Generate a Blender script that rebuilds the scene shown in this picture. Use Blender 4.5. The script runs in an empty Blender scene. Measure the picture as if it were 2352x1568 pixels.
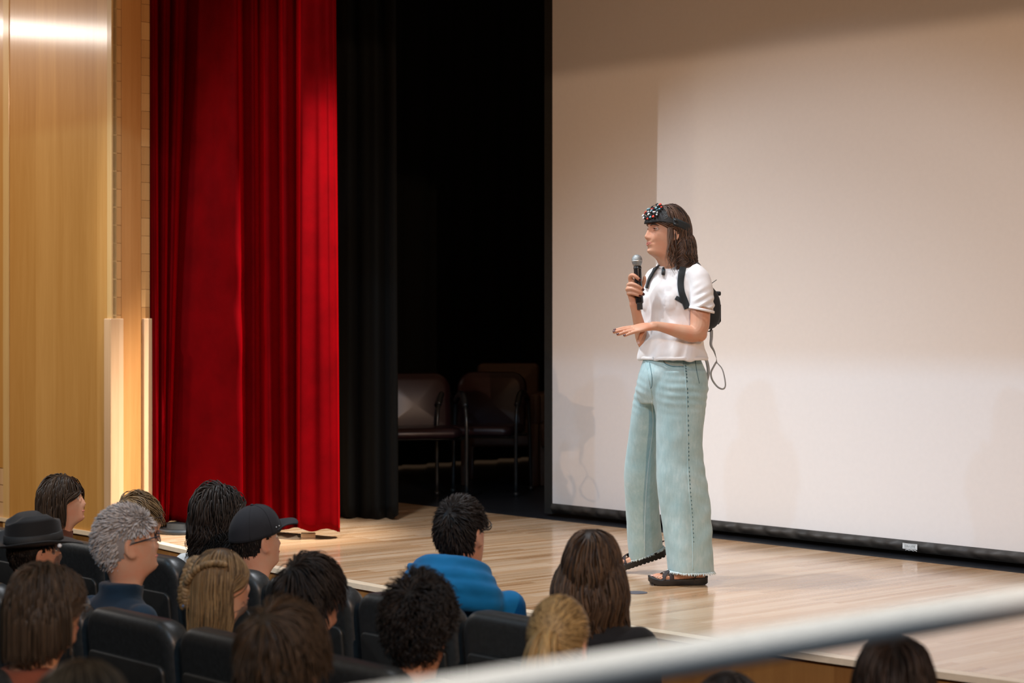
import bpy, bmesh, math, random
import numpy as np
from mathutils import Vector, Matrix, Euler
from mathutils.bvhtree import BVHTree

rng = np.random.RandomState(7)
random.seed(7)
scene = bpy.context.scene
COL = scene.collection

# ------------------------------------------------------------------ camera
F_PX = 4573.0          # 70 mm on a 36 mm wide frame of 2352 px
HOR = 726.0            # image row of the horizon
CAM_Z = 1.94
STAGE = 0.72           # stage height above the auditorium floor
cam_d = bpy.data.cameras.new('camera')
cam = bpy.data.objects.new('camera', cam_d)
COL.objects.link(cam)
cam.location = (0, 0, CAM_Z)
cam.rotation_euler = (math.radians(90), 0, 0)
cam_d.sensor_width = 36.0
cam_d.lens = 70.0
cam_d.shift_y = -(784.0 - HOR) / 2352.0
cam_d.clip_start = 0.05
cam_d.dof.use_dof = True
cam_d.dof.focus_distance = 9.15
cam_d.dof.aperture_fstop = 2.9
scene.camera = cam

# stage frame: a runs along the screen (to the right), b runs from the audience to the screen
TH = math.atan2(-0.750, 0.662)
CA, SA = math.cos(TH), math.sin(TH)
def S(a, b, z=0.0):
    return Vector((CA * a - SA * b, SA * a + CA * b, z))
def inv_S(x, y):
    return (CA * x + SA * y, -SA * x + CA * y)
def PX(u, v, d):
    return Vector(((u - 1176.0) / F_PX * d, d, CAM_Z - (v - HOR) / F_PX * d))

# ------------------------------------------------------------------ world, lights, exposure
vs = scene.view_settings
vs.view_transform = 'Standard'
vs.look = 'None'
vs.exposure = 0.0
vs.gamma = 1.0
vs.use_curve_mapping = False
scene.cycles.use_denoising = True
scene.cycles.max_bounces = 6
scene.cycles.diffuse_bounces = 3
scene.cycles.sample_clamp_indirect = 4.0

world = bpy.data.worlds.new('world')
scene.world = world
world.use_nodes = True
bg = world.node_tree.nodes['Background']
bg.inputs[0].default_value = (1.0, 0.62, 0.36, 1)
bg.inputs[1].default_value = 0.07

def aim(o, target):
    d = Vector(target) - o.location
    o.rotation_euler = d.to_track_quat('-Z', 'Y').to_euler()

def spot(name, loc, target, power, color, angle, blend, radius=0.02):
    l = bpy.data.lights.new(name, 'SPOT')
    l.energy = power; l.color = color
    l.spot_size = math.radians(angle); l.spot_blend = blend
    l.shadow_soft_size = radius
    o = bpy.data.objects.new(name, l); COL.objects.link(o)
    o.location = loc; aim(o, target)
    return o

def area(name, loc, target, power, color, sx, sy, spread=180):
    l = bpy.data.lights.new(name, 'AREA')
    l.energy = power; l.color = color
    l.shape = 'RECTANGLE'; l.size = sx; l.size_y = sy
    l.spread = math.radians(spread)
    o = bpy.data.objects.new(name, l); COL.objects.link(o)
    o.location = loc; aim(o, target)
    return o

# overhead stage wash: three soft lanterns on a pipe above the front of the stage, pointing down
for _a, _p in ((-7.6, 780), (-5.9, 300), (-4.3, 60)):
    spot('stage_wash_light', S(_a, 5.1, 6.2), S(_a - 0.05, 5.95, 0.6), _p, (0.94, 0.98, 1.04), 76, 0.9, 0.14)
# spotlight in a box boom on the left hand wall of the hall: skims the red curtain and stops at its edge on the screen
spot('box_boom_light', S(-11.55, 0.0, 4.93), S(-6.6, 8.22, 0.75), 900, (0.95, 0.97, 1.0), 31, 0.45, 0.02)
# warm lantern on the right hand wall of the hall, cut off by the ceiling bulkhead
spot('hall_lantern_light', S(3.4, 1.0, 4.81), S(-7.0, 8.2, 2.0), 1530, (1.0, 0.63, 0.40), 60, 0.4, 0.02)
# three cool lanterns across the hall, cut lower by the same bulkhead
for _a, _p in ((-9.95, 300), (-1.85, 400), (4.1, 640)):
    spot('side_lantern_light', S(_a, -1.4, 6.72), S(-6.9, 8.2, 0.8), _p, (0.50, 0.85, 1.2), 50, 0.4, 0.07)
# warm fill added stage side of the bulkhead for the upper screen
area('warm_fill_light', S(-6.3, 3.35, 6.5), S(-6.8, 8.2, 3.3), 24, (1.0, 0.50, 0.24), 8.0, 0.4, 110)
# unseen spot added overhead to brighten the handrail
spot('rail_fill_light', S(-1.15, 1.55, 4.4), S(-1.25, 1.75, 1.0), 470, (1.0, 0.95, 0.88), 50, 0.6, 0.12)
# spot added above the stage to brighten the free edge of the red curtain
spot('curtain_fill_light', S(-6.8, 7.1, 5.6), S(-8.50, 6.5, 2.6), 3700, (1.0, 0.93, 0.86), 25, 0.9, 0.06)
# strip light along the left wall of the hall, mirrored in the polished veneer
area('wall_strip_light', S(-14.0, 3.5, 4.17), S(-10.4, 4.4, 3.2), 34, (1.0, 0.92, 0.84), 3.0, 0.10)
# warm out-of-view spot, added to lift the wooden wall
spot('wall_fill_light', S(-11.6, 1.6, 4.15), S(-11.0, 5.67, 2.2), 430, (1.0, 0.78, 0.52), 62, 0.8, 0.1)
# dim house lights over the seats
area('house_light', S(-4.0, 1.2, 5.2), S(-4.2, 3.0, 0.0), 45, (1.0, 0.82, 0.62), 7.0, 3.0)

# ------------------------------------------------------------------ materials
def new_mat(name):
    m = bpy.data.materials.new(name); m.use_nodes = True
    nt = m.node_tree
    b = nt.nodes['Principled BSDF']
    return m, nt, b

def lk(nt, a, b):
    nt.links.new(a, b)

def tex_coord(nt, scale=(1, 1, 1), rot=(0, 0, 0), out='Object'):
    tc = nt.nodes.new('ShaderNodeTexCoord')
    mp = nt.nodes.new('ShaderNodeMapping')
    mp.inputs['Scale'].default_value = scale
    mp.inputs['Rotation'].default_value = rot
    lk(nt, tc.outputs[out], mp.inputs[0])
    return mp.outputs[0]

def noise(nt, vec, scale, detail=4, rough=0.55, dist=0.0):
    n = nt.nodes.new('ShaderNodeTexNoise')
    n.inputs['Scale'].default_value = scale
    n.inputs['Detail'].default_value = detail
    n.inputs['Roughness'].default_value = rough
    n.inputs['Distortion'].default_value = dist
    if vec is not None: lk(nt, vec, n.inputs['Vector'])
    return n.outputs['Fac']

def ramp(nt, fac, stops):
    r = nt.nodes.new('ShaderNodeValToRGB')
    el = r.color_ramp.elements
    while len(el) < len(stops): el.new(0.5)
    for e, (p, c) in zip(el, stops):
        e.position = p; e.color = (*c, 1)
    lk(nt, fac, r.inputs[0])
    return r.outputs[0]

def bump(nt, b, h, strength=0.3, dist=0.01):
    n = nt.nodes.new('ShaderNodeBump')
    n.inputs['Strength'].default_value = strength
    n.inputs['Distance'].default_value = dist
    lk(nt, h, n.inputs['Height'])
    lk(nt, n.outputs[0], b.inputs['Normal'])

def mix(nt, fac, c1, c2, mode='MIX'):
    n = nt.nodes.new('ShaderNodeMix'); n.data_type = 'RGBA'; n.blend_type = mode
    if isinstance(fac, float): n.inputs[0].default_value = fac
    else: lk(nt, fac, n.inputs[0])
    for i, c in ((6, c1), (7, c2)):
        if isinstance(c, tuple): n.inputs[i].default_value = (*c, 1)
        else: lk(nt, c, n.inputs[i])
    return n.outputs[2]

def math_n(nt, op, a, b=0.5):
    n = nt.nodes.new('ShaderNodeMath'); n.operation = op
    for i, c in ((0, a), (1, b)):
        if isinstance(c, (int, float)): n.inputs[i].default_value = c
        else: lk(nt, c, n.inputs[i])
    return n.outputs[0]

def plain(name, col, rough=0.6, metal=0.0, spec=0.5, sheen=0.0, var=0.08, nscale=40.0, bmp=0.0, sheen_tint=None, coat=0.0):
    m, nt, b = new_mat(name)
    v = tex_coord(nt)
    f = noise(nt, v, nscale, 3)
    lo = tuple(max(0, c * (1 - var)) for c in col); hi = tuple(min(1, c * (1 + var)) for c in col)
    lk(nt, ramp(nt, f, [(0.3, lo), (0.7, hi)]), b.inputs['Base Color'])
    b.inputs['Roughness'].default_value = rough
    b.inputs['Metallic'].default_value = metal
    b.inputs['Specular IOR Level'].default_value = spec
    b.inputs['Sheen Weight'].default_value = sheen
    if sheen_tint: b.inputs['Sheen Tint'].default_value = (*sheen_tint, 1)
    b.inputs['Coat Weight'].default_value = coat
    if bmp: bump(nt, b, f, bmp, 0.004)
    return m

def fabric(name, col, rough=0.85, sheen=0.06, weave=900.0, bmp=0.25, var=0.12):
    m, nt, b = new_mat(name)
    v = tex_coord(nt)
    f = noise(nt, v, 14, 4); g = noise(nt, v, weave, 2)
    lo = tuple(max(0, c * (1 - var)) for c in col); hi = tuple(min(1, c * (1 + var)) for c in col)
    lk(nt, ramp(nt, f, [(0.3, lo), (0.7, hi)]), b.inputs['Base Color'])
    b.inputs['Roughness'].default_value = rough
    b.inputs['Sheen Weight'].default_value = sheen
    b.inputs['Specular IOR Level'].default_value = 0.25
    bump(nt, b, g, bmp, 0.002)
    return m

def veneer(name, base, dark, band=7.0, rough=0.42, coat=0.25, axis_scale=(1, 1, 0.06), obj_random=False):
    """vertical grain wood with flitch bands"""
    m, nt, b = new_mat(name)
    v = tex_coord(nt, axis_scale)
    g1 = noise(nt, v, 26, 6, 0.62, 0.4)
    g2 = noise(nt, v, 140, 3, 0.6)
    v2 = tex_coord(nt, (1, 1, 0.0))
    wn = nt.nodes.new('ShaderNodeTexWhiteNoise'); wn.noise_dimensions = '1D'
    sx = nt.nodes.new('ShaderNodeSeparateXYZ'); lk(nt, v2, sx.inputs[0])
    s = math_n(nt, 'ADD', sx.outputs[0], sx.outputs[1])
    fl = math_n(nt, 'FLOOR', math_n(nt, 'MULTIPLY', s, band), 0)
    lk(nt, fl, wn.inputs['W'])
    f = math_n(nt, 'ADD', math_n(nt, 'MULTIPLY', g1, 0.55), math_n(nt, 'MULTIPLY', g2, 0.15))
    f = math_n(nt, 'ADD', f, math_n(nt, 'MULTIPLY', wn.outputs['Value'], 0.30))
    if obj_random:
        oi = nt.nodes.new('ShaderNodeObjectInfo')
        f = math_n(nt, 'ADD', f, math_n(nt, 'MULTIPLY', oi.outputs['Random'], 0.3))
        f = math_n(nt, 'SUBTRACT', f, 0.15)
    lk(nt, ramp(nt, f, [(0.25, dark), (0.75, base)]), b.inputs['Base Color'])
    b.inputs['Roughness'].default_value = rough
    b.inputs['Coat Weight'].default_value = coat
    b.inputs['Coat Roughness'].default_value = 0.13
    b.inputs['Specular IOR Level'].default_value = 0.15
    bump(nt, b, g2, 0.05, 0.002)
    return m

M = {}
M['screen'] = plain('screen_white', (0.80, 0.80, 0.80), 0.9, spec=0.1, var=0.01)
M['black_velour'] = fabric('black_velour', (0.0012, 0.0017, 0.0015), 0.95, 0.0, 500, 0.3)
M['masking'] = plain('black_masking', (0.012, 0.013, 0.012), 0.8, var=0.2)
M['sleeve'] = plain('black_screen_sleeve', (0.035, 0.033, 0.03), 0.5, var=0.5, nscale=9, bmp=0.9)
M['label'] = plain('white_paper_label', (0.75, 0.80, 0.82), 0.5, var=0.02)
M['grey_ink'] = plain('grey_ink', (0.25, 0.30, 0.31), 0.6)
M['veneer'] = veneer('maple_veneer', (0.66, 0.365, 0.115), (0.50, 0.245, 0.058), 4.2, coat=0.6)
M['veneer_red'] = veneer('cherry_veneer', (0.60, 0.30, 0.10), (0.46, 0.20, 0.055), 5.0)
M['edge_block'] = veneer('maple_edge_block', (0.66, 0.38, 0.15), (0.46, 0.22, 0.07), 0.1, obj_random=True)
M['guard'] = veneer('pale_maple', (0.68, 0.45, 0.26), (0.56, 0.34, 0.17), 30.0)
M['edge_trim'] = veneer('light_maple_trim', (0.72, 0.50, 0.24), (0.60, 0.38, 0.15), 0.1)
M['stage_front'] = veneer('stained_stage_front', (0.36, 0.17, 0.05), (0.25, 0.105, 0.03), 4.0, 0.4, 0.2)
M['nosing'] = plain('pale_stage_nosing', (0.80, 0.66, 0.48), 0.35, var=0.05, coat=0.3)
M['dark_floor'] = plain('black_stage_floor', (0.012, 0.014, 0.018), 0.35, var=0.2, nscale=6)
M['hall_floor'] = plain('dark_hall_carpet', (0.02, 0.018, 0.02), 0.95, var=0.3, nscale=200)
M['hall_paint'] = plain('dark_bulkhead_paint', (0.05, 0.045, 0.04), 0.9)

def stage_planks():
    m, nt, b = new_mat('stage_maple_planks')
    v = tex_coord(nt, (1, 1, 1), (0, 0, math.radians(90)))   # planks run away from the audience
    br = nt.nodes.new('ShaderNodeTexBrick')
    br.offset = 0.37; br.offset_frequency = 3
    br.inputs['Scale'].default_value = 1.0
    br.inputs['Mortar Size'].default_value = 0.0006
    br.inputs['Brick Width'].default_value = 0.83
    br.inputs['Row Height'].default_value = 0.042
    br.inputs['Color1'].default_value = (0, 0, 0, 1); br.inputs['Color2'].default_value = (1, 1, 1, 1)
    br.inputs['Mortar'].default_value = (0.2, 0.2, 0.2, 1)
    lk(nt, v, br.inputs['Vector'])
    v2 = tex_coord(nt, (1.0, 0.05, 1))
    g = noise(nt, v2, 22, 6, 0.6, 0.5)
    g2 = noise(nt, v2, 5, 3, 0.5)
    f = math_n(nt, 'ADD', math_n(nt, 'MULTIPLY', br.outputs['Color'], 0.27), math_n(nt, 'MULTIPLY', g, 0.55))
    f = math_n(nt, 'ADD', f, math_n(nt, 'MULTIPLY', g2, 0.24))
    col = ramp(nt, f, [(0.16, (0.32, 0.14, 0.055)), (0.42, (0.57, 0.345, 0.18)), (0.60, (0.68, 0.465, 0.285)), (0.86, (0.82, 0.64, 0.46))])
    lk(nt, col, b.inputs['Base Color'])
    b.inputs['Roughness'].default_value = 0.30
    rr = ramp(nt, g2, [(0.3, (0.16,) * 3), (0.7, (0.30,) * 3)])
    lk(nt, rr, b.inputs['Roughness'])
    b.inputs['Coat Weight'].default_value = 0.5
    b.inputs['Coat Roughness'].default_value = 0.11
    bump(nt, b, g2, 0.10, 0.004)
    return m
M['planks'] = stage_planks()

def velvet():
    m, nt, b = new_mat('red_velvet')
    v = tex_coord(nt)
    f = noise(nt, v, 5, 4); g = noise(nt, v, 700, 2)
    lk(nt, ramp(nt, f, [(0.3, (0.080, 0.0, 0.0008)), (0.7, (0.118, 0.0, 0.0012))]), b.inputs['Base Color'])
    b.inputs['Roughness'].default_value = 0.75
    b.inputs['Specular IOR Level'].default_value = 0.02
    b.inputs['Sheen Weight'].default_value = 0.22
    b.inputs['Sheen Roughness'].default_value = 0.35
    b.inputs['Sheen Tint'].default_value = (1.0, 0.0, 0.005, 1)
    bump(nt, b, g, 0.2, 0.002)
    return m
M['velvet'] = velvet()

# ------------------------------------------------------------------ mesh helpers
def mk(name, verts, faces, mat, parent=None, origin=None, smooth=True, mats=None, fmat=None):
    """one mesh object; verts in world space (or relative to the parent's origin when origin is given)"""
    verts = np.asarray(verts, dtype=np.float64).reshape(-1, 3)
    if origin is not None: verts = verts - np.asarray(origin)
    me = bpy.data.meshes.new(name)
    me.from_pydata(verts.tolist(), [], faces if isinstance(faces, list) else [tuple(f) for f in faces])
    if mats:
        for x in mats: me.materials.append(x)
        if fmat is not None: me.polygons.foreach_set('material_index', np.asarray(fmat, dtype=np.int32))
    else:
        me.materials.append(mat)
    if smooth: me.polygons.foreach_set('use_smooth', [True] * len(me.polygons))
    me.update()
    o = bpy.data.objects.new(name, me); COL.objects.link(o)
    if parent is not None: o.parent = parent
    return o

def wrap(name, me, parent=None):
    o = bpy.data.objects.new(name, me); COL.objects.link(o)
    if parent is not None: o.parent = parent
    return o

def thing(name, label, cat, loc=(0, 0, 0), rotz=0.0, group=None):
    o = bpy.data.objects.new(name, None); COL.objects.link(o)
    o.empty_display_size = 0.1
    o.location = loc; o.rotation_euler = (0, 0, rotz)
    o['label'] = label; o['category'] = cat
    if group: o['group'] = group
    return o

def tag(o, label, cat, group=None):
    o['label'] = label; o['category'] = cat
    if group: o['group'] = group
    return o

def structure(o, label=None):
    o['kind'] = 'structure'
    if label: o['label'] = label
    return o

class MB:
    """collects shapes for one mesh"""
    def __init__(self): self.v = []; self.f = []; self.n = 0
    def add(self, v, f):
        v = np.asarray(v, dtype=float).reshape(-1, 3)
        self.v.append(v); self.f += [tuple(int(i) + self.n for i in q) for q in f]
        self.n += len(v); return self
    def V(self): return np.concatenate(self.v) if self.v else np.zeros((0, 3))
    def tf(self, m):
        v = self.V(); m = np.array(m); self.v = [v @ m[:3, :3].T + m[:3, 3]]; return self

def box_vf(x0, x1, y0, y1, z0, z1, bev=0.0):
    if bev <= 0:
        v = [(x, y, z) for x in (x0, x1) for y in (y0, y1) for z in (z0, z1)]
        f = [(0, 1, 3, 2), (4, 6, 7, 5), (0, 4, 5, 1), (2, 3, 7, 6), (0, 2, 6, 4), (1, 5, 7, 3)]
        return np.array(v, float), f
    bm = bmesh.new()
    bmesh.ops.create_cube(bm, size=1)
    for q in bm.verts:
        q.co = Vector((x0 + (q.co.x + .5) * (x1 - x0), y0 + (q.co.y + .5) * (y1 - y0), z0 + (q.co.z + .5) * (z1 - z0)))
    bmesh.ops.bevel(bm, geom=bm.edges[:], offset=bev, segments=2, affect='EDGES', profile=0.5)
    v = np.array([q.co[:] for q in bm.verts]); f = [tuple(x.index for x in p.verts) for p in bm.faces]
    bm.free(); return v, f

def loft_vf(rings, cap=True, closed=True):
    """rings: (n,k,3)"""
    R = np.asarray(rings, float); n, k, _ = R.shape
    v = R.reshape(-1, 3); f = []
    for i in range(n - 1):
        for j in range(k if closed else k - 1):
            j2 = (j + 1) % k
            f.append((i * k + j, i * k + j2, (i + 1) * k + j2, (i + 1) * k + j))
    if cap and closed:
        c0 = R[0].mean(0); c1 = R[-1].mean(0); b = len(v)
        v = np.vstack([v, c0, c1])
        for j in range(k):
            j2 = (j + 1) % k
            f.append((b, j2, j)); f.append((b + 1, (n - 1) * k + j, (n - 1) * k + j2))
    return v, f

def catmull(P, n):
    P = np.asarray(P, float)
    if len(P) < 3:
        t = np.linspace(0, 1, n)[:, None]; return P[0] * (1 - t) + P[-1] * t
    Q = np.vstack([2 * P[0] - P[1], P, 2 * P[-1] - P[-2]])
    m = len(P) - 1; out = []
    for s in np.linspace(0, m - 1e-9, n):
        i = int(s); t = s - i
        p0, p1, p2, p3 = Q[i], Q[i + 1], Q[i + 2], Q[i + 3]
        out.append(0.5 * ((2 * p1) + (-p0 + p2) * t + (2 * p0 - 5 * p1 + 4 * p2 - p3) * t * t + (-p0 + 3 * p1 - 3 * p2 + p3) * t ** 3))
    return np.array(out)

def frames(P, up=(0, 0, 1)):
    P = np.asarray(P, float); T = np.gradient(P, axis=0)
    T /= np.linalg.norm(T, axis=1)[:, None] + 1e-12
    up = np.asarray(up, float); N = np.zeros_like(P)
    n = up - T[0] * (up @ T[0])
    if np.linalg.norm(n) < 1e-4:
        u2 = np.array((1.0, 0.2, 0)); n = u2 - T[0] * (u2 @ T[0])
    n /= np.linalg.norm(n)
    for i in range(len(P)):
        n = n - T[i] * (n @ T[i]); n /= np.linalg.norm(n) + 1e-12; N[i] = n
    return T, N, np.cross(T, N)

def tube_vf(P, r, k=10, up=(0, 0, 1), r2=None, cap=True, power=1.0):
    """r: radius (scalar/array) along frame normal, r2 along binormal"""
    P = np.asarray(P, float); n = len(P)
    r = np.broadcast_to(np.asarray(r, float), (n,)); r2 = r if r2 is None else np.broadcast_to(np.asarray(r2, float), (n,))
    T, N, B = frames(P, up)
    a = np.linspace(0, 2 * np.pi, k, endpoint=False)
    c = np.sign(np.cos(a)) * np.abs(np.cos(a)) ** power; s = np.sign(np.sin(a)) * np.abs(np.sin(a)) ** power
    R = P[:, None] + N[:, None] * (r[:, None] * c)[..., None] + B[:, None] * (r2[:, None] * s)[..., None]
    return loft_vf(R, cap)

def sphere_vf(c, r, nu=16, nv=12):
    r = np.broadcast_to(np.asarray(r, float), (3,))
    R = []
    for th in np.linspace(0.02, np.pi - 0.02, nv):
        R.append([(c[0] + r[0] * math.sin(th) * math.cos(p), c[1] + r[1] * math.sin(th) * math.sin(p), c[2] + r[2] * math.cos(th)) for p in np.linspace(0, 2 * np.pi, nu, endpoint=False)])
    return loft_vf(R[::-1])

def grid_vf(G):
    G = np.asarray(G, float); n, k, _ = G.shape
    return G.reshape(-1, 3), [(i * k + j, i * k + j + 1, (i + 1) * k + j + 1, (i + 1) * k + j) for i in range(n - 1) for j in range(k - 1)]

def remesh(v, f, voxel, smooth=3, factor=0.5, name='tmp'):
    me = bpy.data.meshes.new(name); me.from_pydata(np.asarray(v).tolist(), [], f); me.update()
    o = bpy.data.objects.new(name, me); COL.objects.link(o)
    r = o.modifiers.new('r', 'REMESH'); r.mode = 'VOXEL'; r.voxel_size = voxel
    if smooth:
        s = o.modifiers.new('s', 'SMOOTH'); s.factor = factor; s.iterations = smooth
    dg = bpy.context.evaluated_depsgraph_get()
    out = bpy.data.meshes.new_from_object(o.evaluated_get(dg))
    bpy.data.objects.remove(o); bpy.data.meshes.remove(me)
    nv = len(out.vertices); V = np.empty(nv * 3); out.vertices.foreach_get('co', V); V = V.reshape(-1, 3)
    Fc = [tuple(p.vertices) for p in out.polygons]
    bpy.data.meshes.remove(out)
    return V, Fc

def vnormals(V, Fc):
    Q = np.array([(f[0], f[1], f[2]) for f in Fc])
    n = np.cross(V[Q[:, 1]] - V[Q[:, 0]], V[Q[:, 2]] - V[Q[:, 0]])
    N = np.zeros_like(V)
    for k in range(3): np.add.at(N, Q[:, k], n)
    return N / (np.linalg.norm(N, axis=1)[:, None] + 1e-12)

def bvh_of(V, Fc):
    return BVHTree.FromPolygons([tuple(x) for x in V], Fc)

def hit(bvh, u, v, off=0.0):
    d = Vector(((u - 1176.0) / F_PX, 1.0, -(v - HOR) / F_PX)).normalized()
    loc, nrm, i, dist = bvh.ray_cast(Vector((0, 0, CAM_Z)), d, 40)
    if loc is None: return None
    if nrm.dot(d) > 0: nrm = -nrm
    return np.array(loc + nrm * off)

def on_surface(bvh, uv, off=0.0, n=24):
    """a curve through image points laid on a surface"""
    c = catmull([(u, v, 0) for u, v in uv], n)
    P = [hit(bvh, p[0], p[1], off) for p in c]
    return np.array([p for p in P if p is not None])

def sines(P, freqs, seed):
    """cheap smooth noise in [-1,1]"""
    r = np.random.RandomState(seed); out = np.zeros(len(P))
    for fq, am in freqs:
        for _ in range(3):
            k = r.normal(size=3); k *= fq / np.linalg.norm(k)
            out += am / 3 * np.sin(P @ k + r.uniform(0, 6.28))
    return out
# ================================================================== the setting
def local_part(name, v, f, mat, parent=None, smooth=False):
    o = mk(name, v, f, mat, parent, smooth=smooth)
    return o

def stage_obj(name, v, f, mat, smooth=False):
    """object whose local axes are the stage axes (a, b, z)"""
    o = mk(name, v, f, mat, smooth=smooth)
    o.rotation_euler = (0, 0, TH)
    return o

def edge_b(a):
    return 5.47 + 0.025 * (a + 6.6) ** 2 if a > -9.4 else 5.47 + 0.025 * 2.8 ** 2

# hall floor
v, f = box_vf(-30, 8, -8, 14, -0.12, 0.0)
structure(stage_obj('floor', v, f, M['hall_floor']), 'dark carpeted auditorium floor under the seats')

# stage: wooden apron, black floor behind it
A = np.linspace(-13, 1.5, 80)
top = []; 
va = [(a, edge_b(a), STAGE) for a in A] + [(a, 8.07, STAGE) for a in A]
fa = [(i, i + 1, 80 + i + 1, 80 + i) for i in range(79)]
apron = structure(stage_obj('floor_stage', va, fa, M['planks']), 'glossy maple plank stage floor')
v, f = box_vf(-14, 1.5, 8.07, 13.2, STAGE - 0.1, STAGE - 0.001)
structure(stage_obj('floor_backstage', v, f, M['dark_floor']), 'black stage floor behind the projection screen')
# nosing along the curved edge and the stage front
def strip(b0, b1, z0, z1):
    R = []
    for a in A:
        e = edge_b(a)
        R.append([(a, e + b0, z0), (a, e + b1, z0), (a, e + b1, z1), (a, e + b0, z1)])
    return loft_vf(R)
v, f = strip(-0.012, 0.05, STAGE - 0.020, STAGE + 0.003)
o = structure(stage_obj('trim_1', v, f, M['nosing']), 'pale wooden nosing along the curved stage edge')
v, f = strip(0.054, 0.060, STAGE - 0.03, STAGE + 0.0012)
structure(stage_obj('trim_2', v, f, M['dark_floor']), 'thin dark groove behind the stage nosing')
v, f = strip(0.004, 0.30, 0.0, STAGE - 0.021)
structure(stage_obj('wall_stage_front', v, f, M['stage_front'], False), 'brown wooden face of the stage under its edge')

# ceiling bulkhead across the hall (outside the picture): it cuts the lanterns behind it
v, f = box_vf(-18, 4, 3.0, 3.12, 4.42, 7.6)
structure(stage_obj('ceiling_bulkhead', v, f, M['hall_paint']), 'dark ceiling bulkhead across the hall')

# black surround of the stage house
def drape(name, a0, a1, b, z0, z1, mat, pleat=0.16, amp=0.05, n=160, seed=1, rows=6, along='a'):
    r = np.random.RandomState(seed); G = []
    s = np.linspace(0, 1, n); L = abs(a1 - a0)
    ph = np.cumsum(r.uniform(0.6, 1.4, n)); ph = ph / ph[-1] * L / pleat * 2 * np.pi
    for z in np.linspace(z0, z1, rows):
        k = 1.0 + 0.15 * (z1 - z) / (z1 - z0)
        w = np.sin(ph) * amp * k + 0.3 * amp * np.sin(ph * 0.37 + 1)
        if along == 'a': G.append([(a0 + (a1 - a0) * t, b + x, z) for t, x in zip(s, w)])
        else: G.append([(b + x, a0 + (a1 - a0) * t, z) for t, x in zip(s, w)])
    v, f = grid_vf(G)
    o = stage_obj(name, v, f, mat, True)
    md = o.modifiers.new('thickness', 'SOLIDIFY'); md.thickness = 0.006
    return o
tag(drape('backdrop_curtain', -14, 1.4, 12.6, STAGE, 5.4, M['black_velour'], 0.30, 0.05, 260, 3), 'black backdrop curtain in the dark behind the stored chairs', 'curtain')

# projection screen -------------------------------------------------
SB = 8.22
SCR0, SCR1, SZ0, SZ1 = -8.94, -2.9, 0.80, 4.75
scr = thing('projection_screen', 'huge white pull down projection screen with black border behind the speaker', 'screen', (0, 0, 0), TH)
local_part('screen_fabric', *box_vf(SCR0, SCR1, SB, SB + 0.004, SZ0, SZ1), M['screen'], scr)
for (x0, x1, z0, z1) in ((SCR0 - 0.072, SCR0, 0.735, SZ1 + 0.1), (SCR1, SCR1 + 0.072, 0.735, SZ1 + 0.1), (SCR0, SCR1, SZ1, SZ1 + 0.1)):
    local_part('border', *box_vf(x0, x1, SB - 0.001, SB + 0.005, z0, z1), M['masking'], scr)
G = []
for z, t in zip(np.linspace(0.748, SZ0, 7), np.linspace(0, 1, 7)):
    row = []
    for a in np.linspace(SCR0, SCR1, 420):
        bulge = math.sin(math.pi * t) * (0.016 + 0.006 * math.sin(a * 23 + 3 * math.sin(a * 5.1)) + 0.004 * math.sin(a * 61 + z * 40))
        row.append((a, SB - 0.002 - bulge, z))
    G.append(row)
slv = local_part('bottom_sleeve', *grid_vf(G), M['sleeve'], scr, True)
local_part('weight_bar', *box_vf(SCR0 - 0.06, SCR1 + 0.06, SB + 0.002, SB + 0.03, 0.742, 0.79, 0.004), M['masking'], scr)

# screen maker's label: a small curled paper with lettering
ac = inv_S(*(PX(2097.5, 1253, 10.11).xy))[0]
def lab_pt(x, z):          # x in -1..1 across, z height
    a = ac + x * 0.0455
    return (a, SB - 0.026 - 0.004 * abs(x), z + 0.0016 * x * x)
G = [[lab_pt(x, z) for x in np.linspace(-1, 1, 9)] for z in np.linspace(0.758, 0.787, 4)]
lab = local_part('maker_label', *grid_vf(G), M['label'], scr, True)
lab['label'] = 'small white printed label'
def text_mesh(txt, size, mat, name, parent, loc, rot, extrude=0.0002, bold=False, scale=(1, 1, 1)):
    cu = bpy.data.curves.new('t', 'FONT'); cu.body = txt; cu.size = size; cu.extrude = extrude
    cu.align_x = 'CENTER'; cu.align_y = 'CENTER'
    if bold: cu.offset = size * 0.02
    o = bpy.data.objects.new('t', cu); COL.objects.link(o)
    dg = bpy.context.evaluated_depsgraph_get()
    me = bpy.data.meshes.new_from_object(o.evaluated_get(dg))
    bpy.data.objects.remove(o); bpy.data.curves.remove(cu)
    me.name = name; me.materials.clear(); me.materials.append(mat)
    q = bpy.data.objects.new(name, me); COL.objects.link(q); q.parent = parent
    q.location = loc; q.rotation_euler = rot; q.scale = scale
    return q
text_mesh('DA-LITE', 0.0150, M['grey_ink'], 'lettering', lab, (ac, SB - 0.0312, 0.774), (math.radians(90), 0, 0), scale=(1.25, 1, 1))
for k, zz in enumerate((0.784, 0.7635)):
    P = np.array([(ac + t, SB - 0.0312 + 0.0002, zz + 0.35 * t * t) for t in np.linspace(-0.040, 0.040, 7)])
    local_part('printed_line', *tube_vf(P, 0.0006, 4), M['grey_ink'], lab)
P = np.array([(ac + t, SB - 0.0275, 0.7545 + 0.0016 * math.sin(t * 260) - 0.02 * (t + .03)) for t in np.linspace(-0.030, 0.042, 60)])
local_part('script_line', *tube_vf(P, 0.0011, 4), M['label'], lab)

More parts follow.
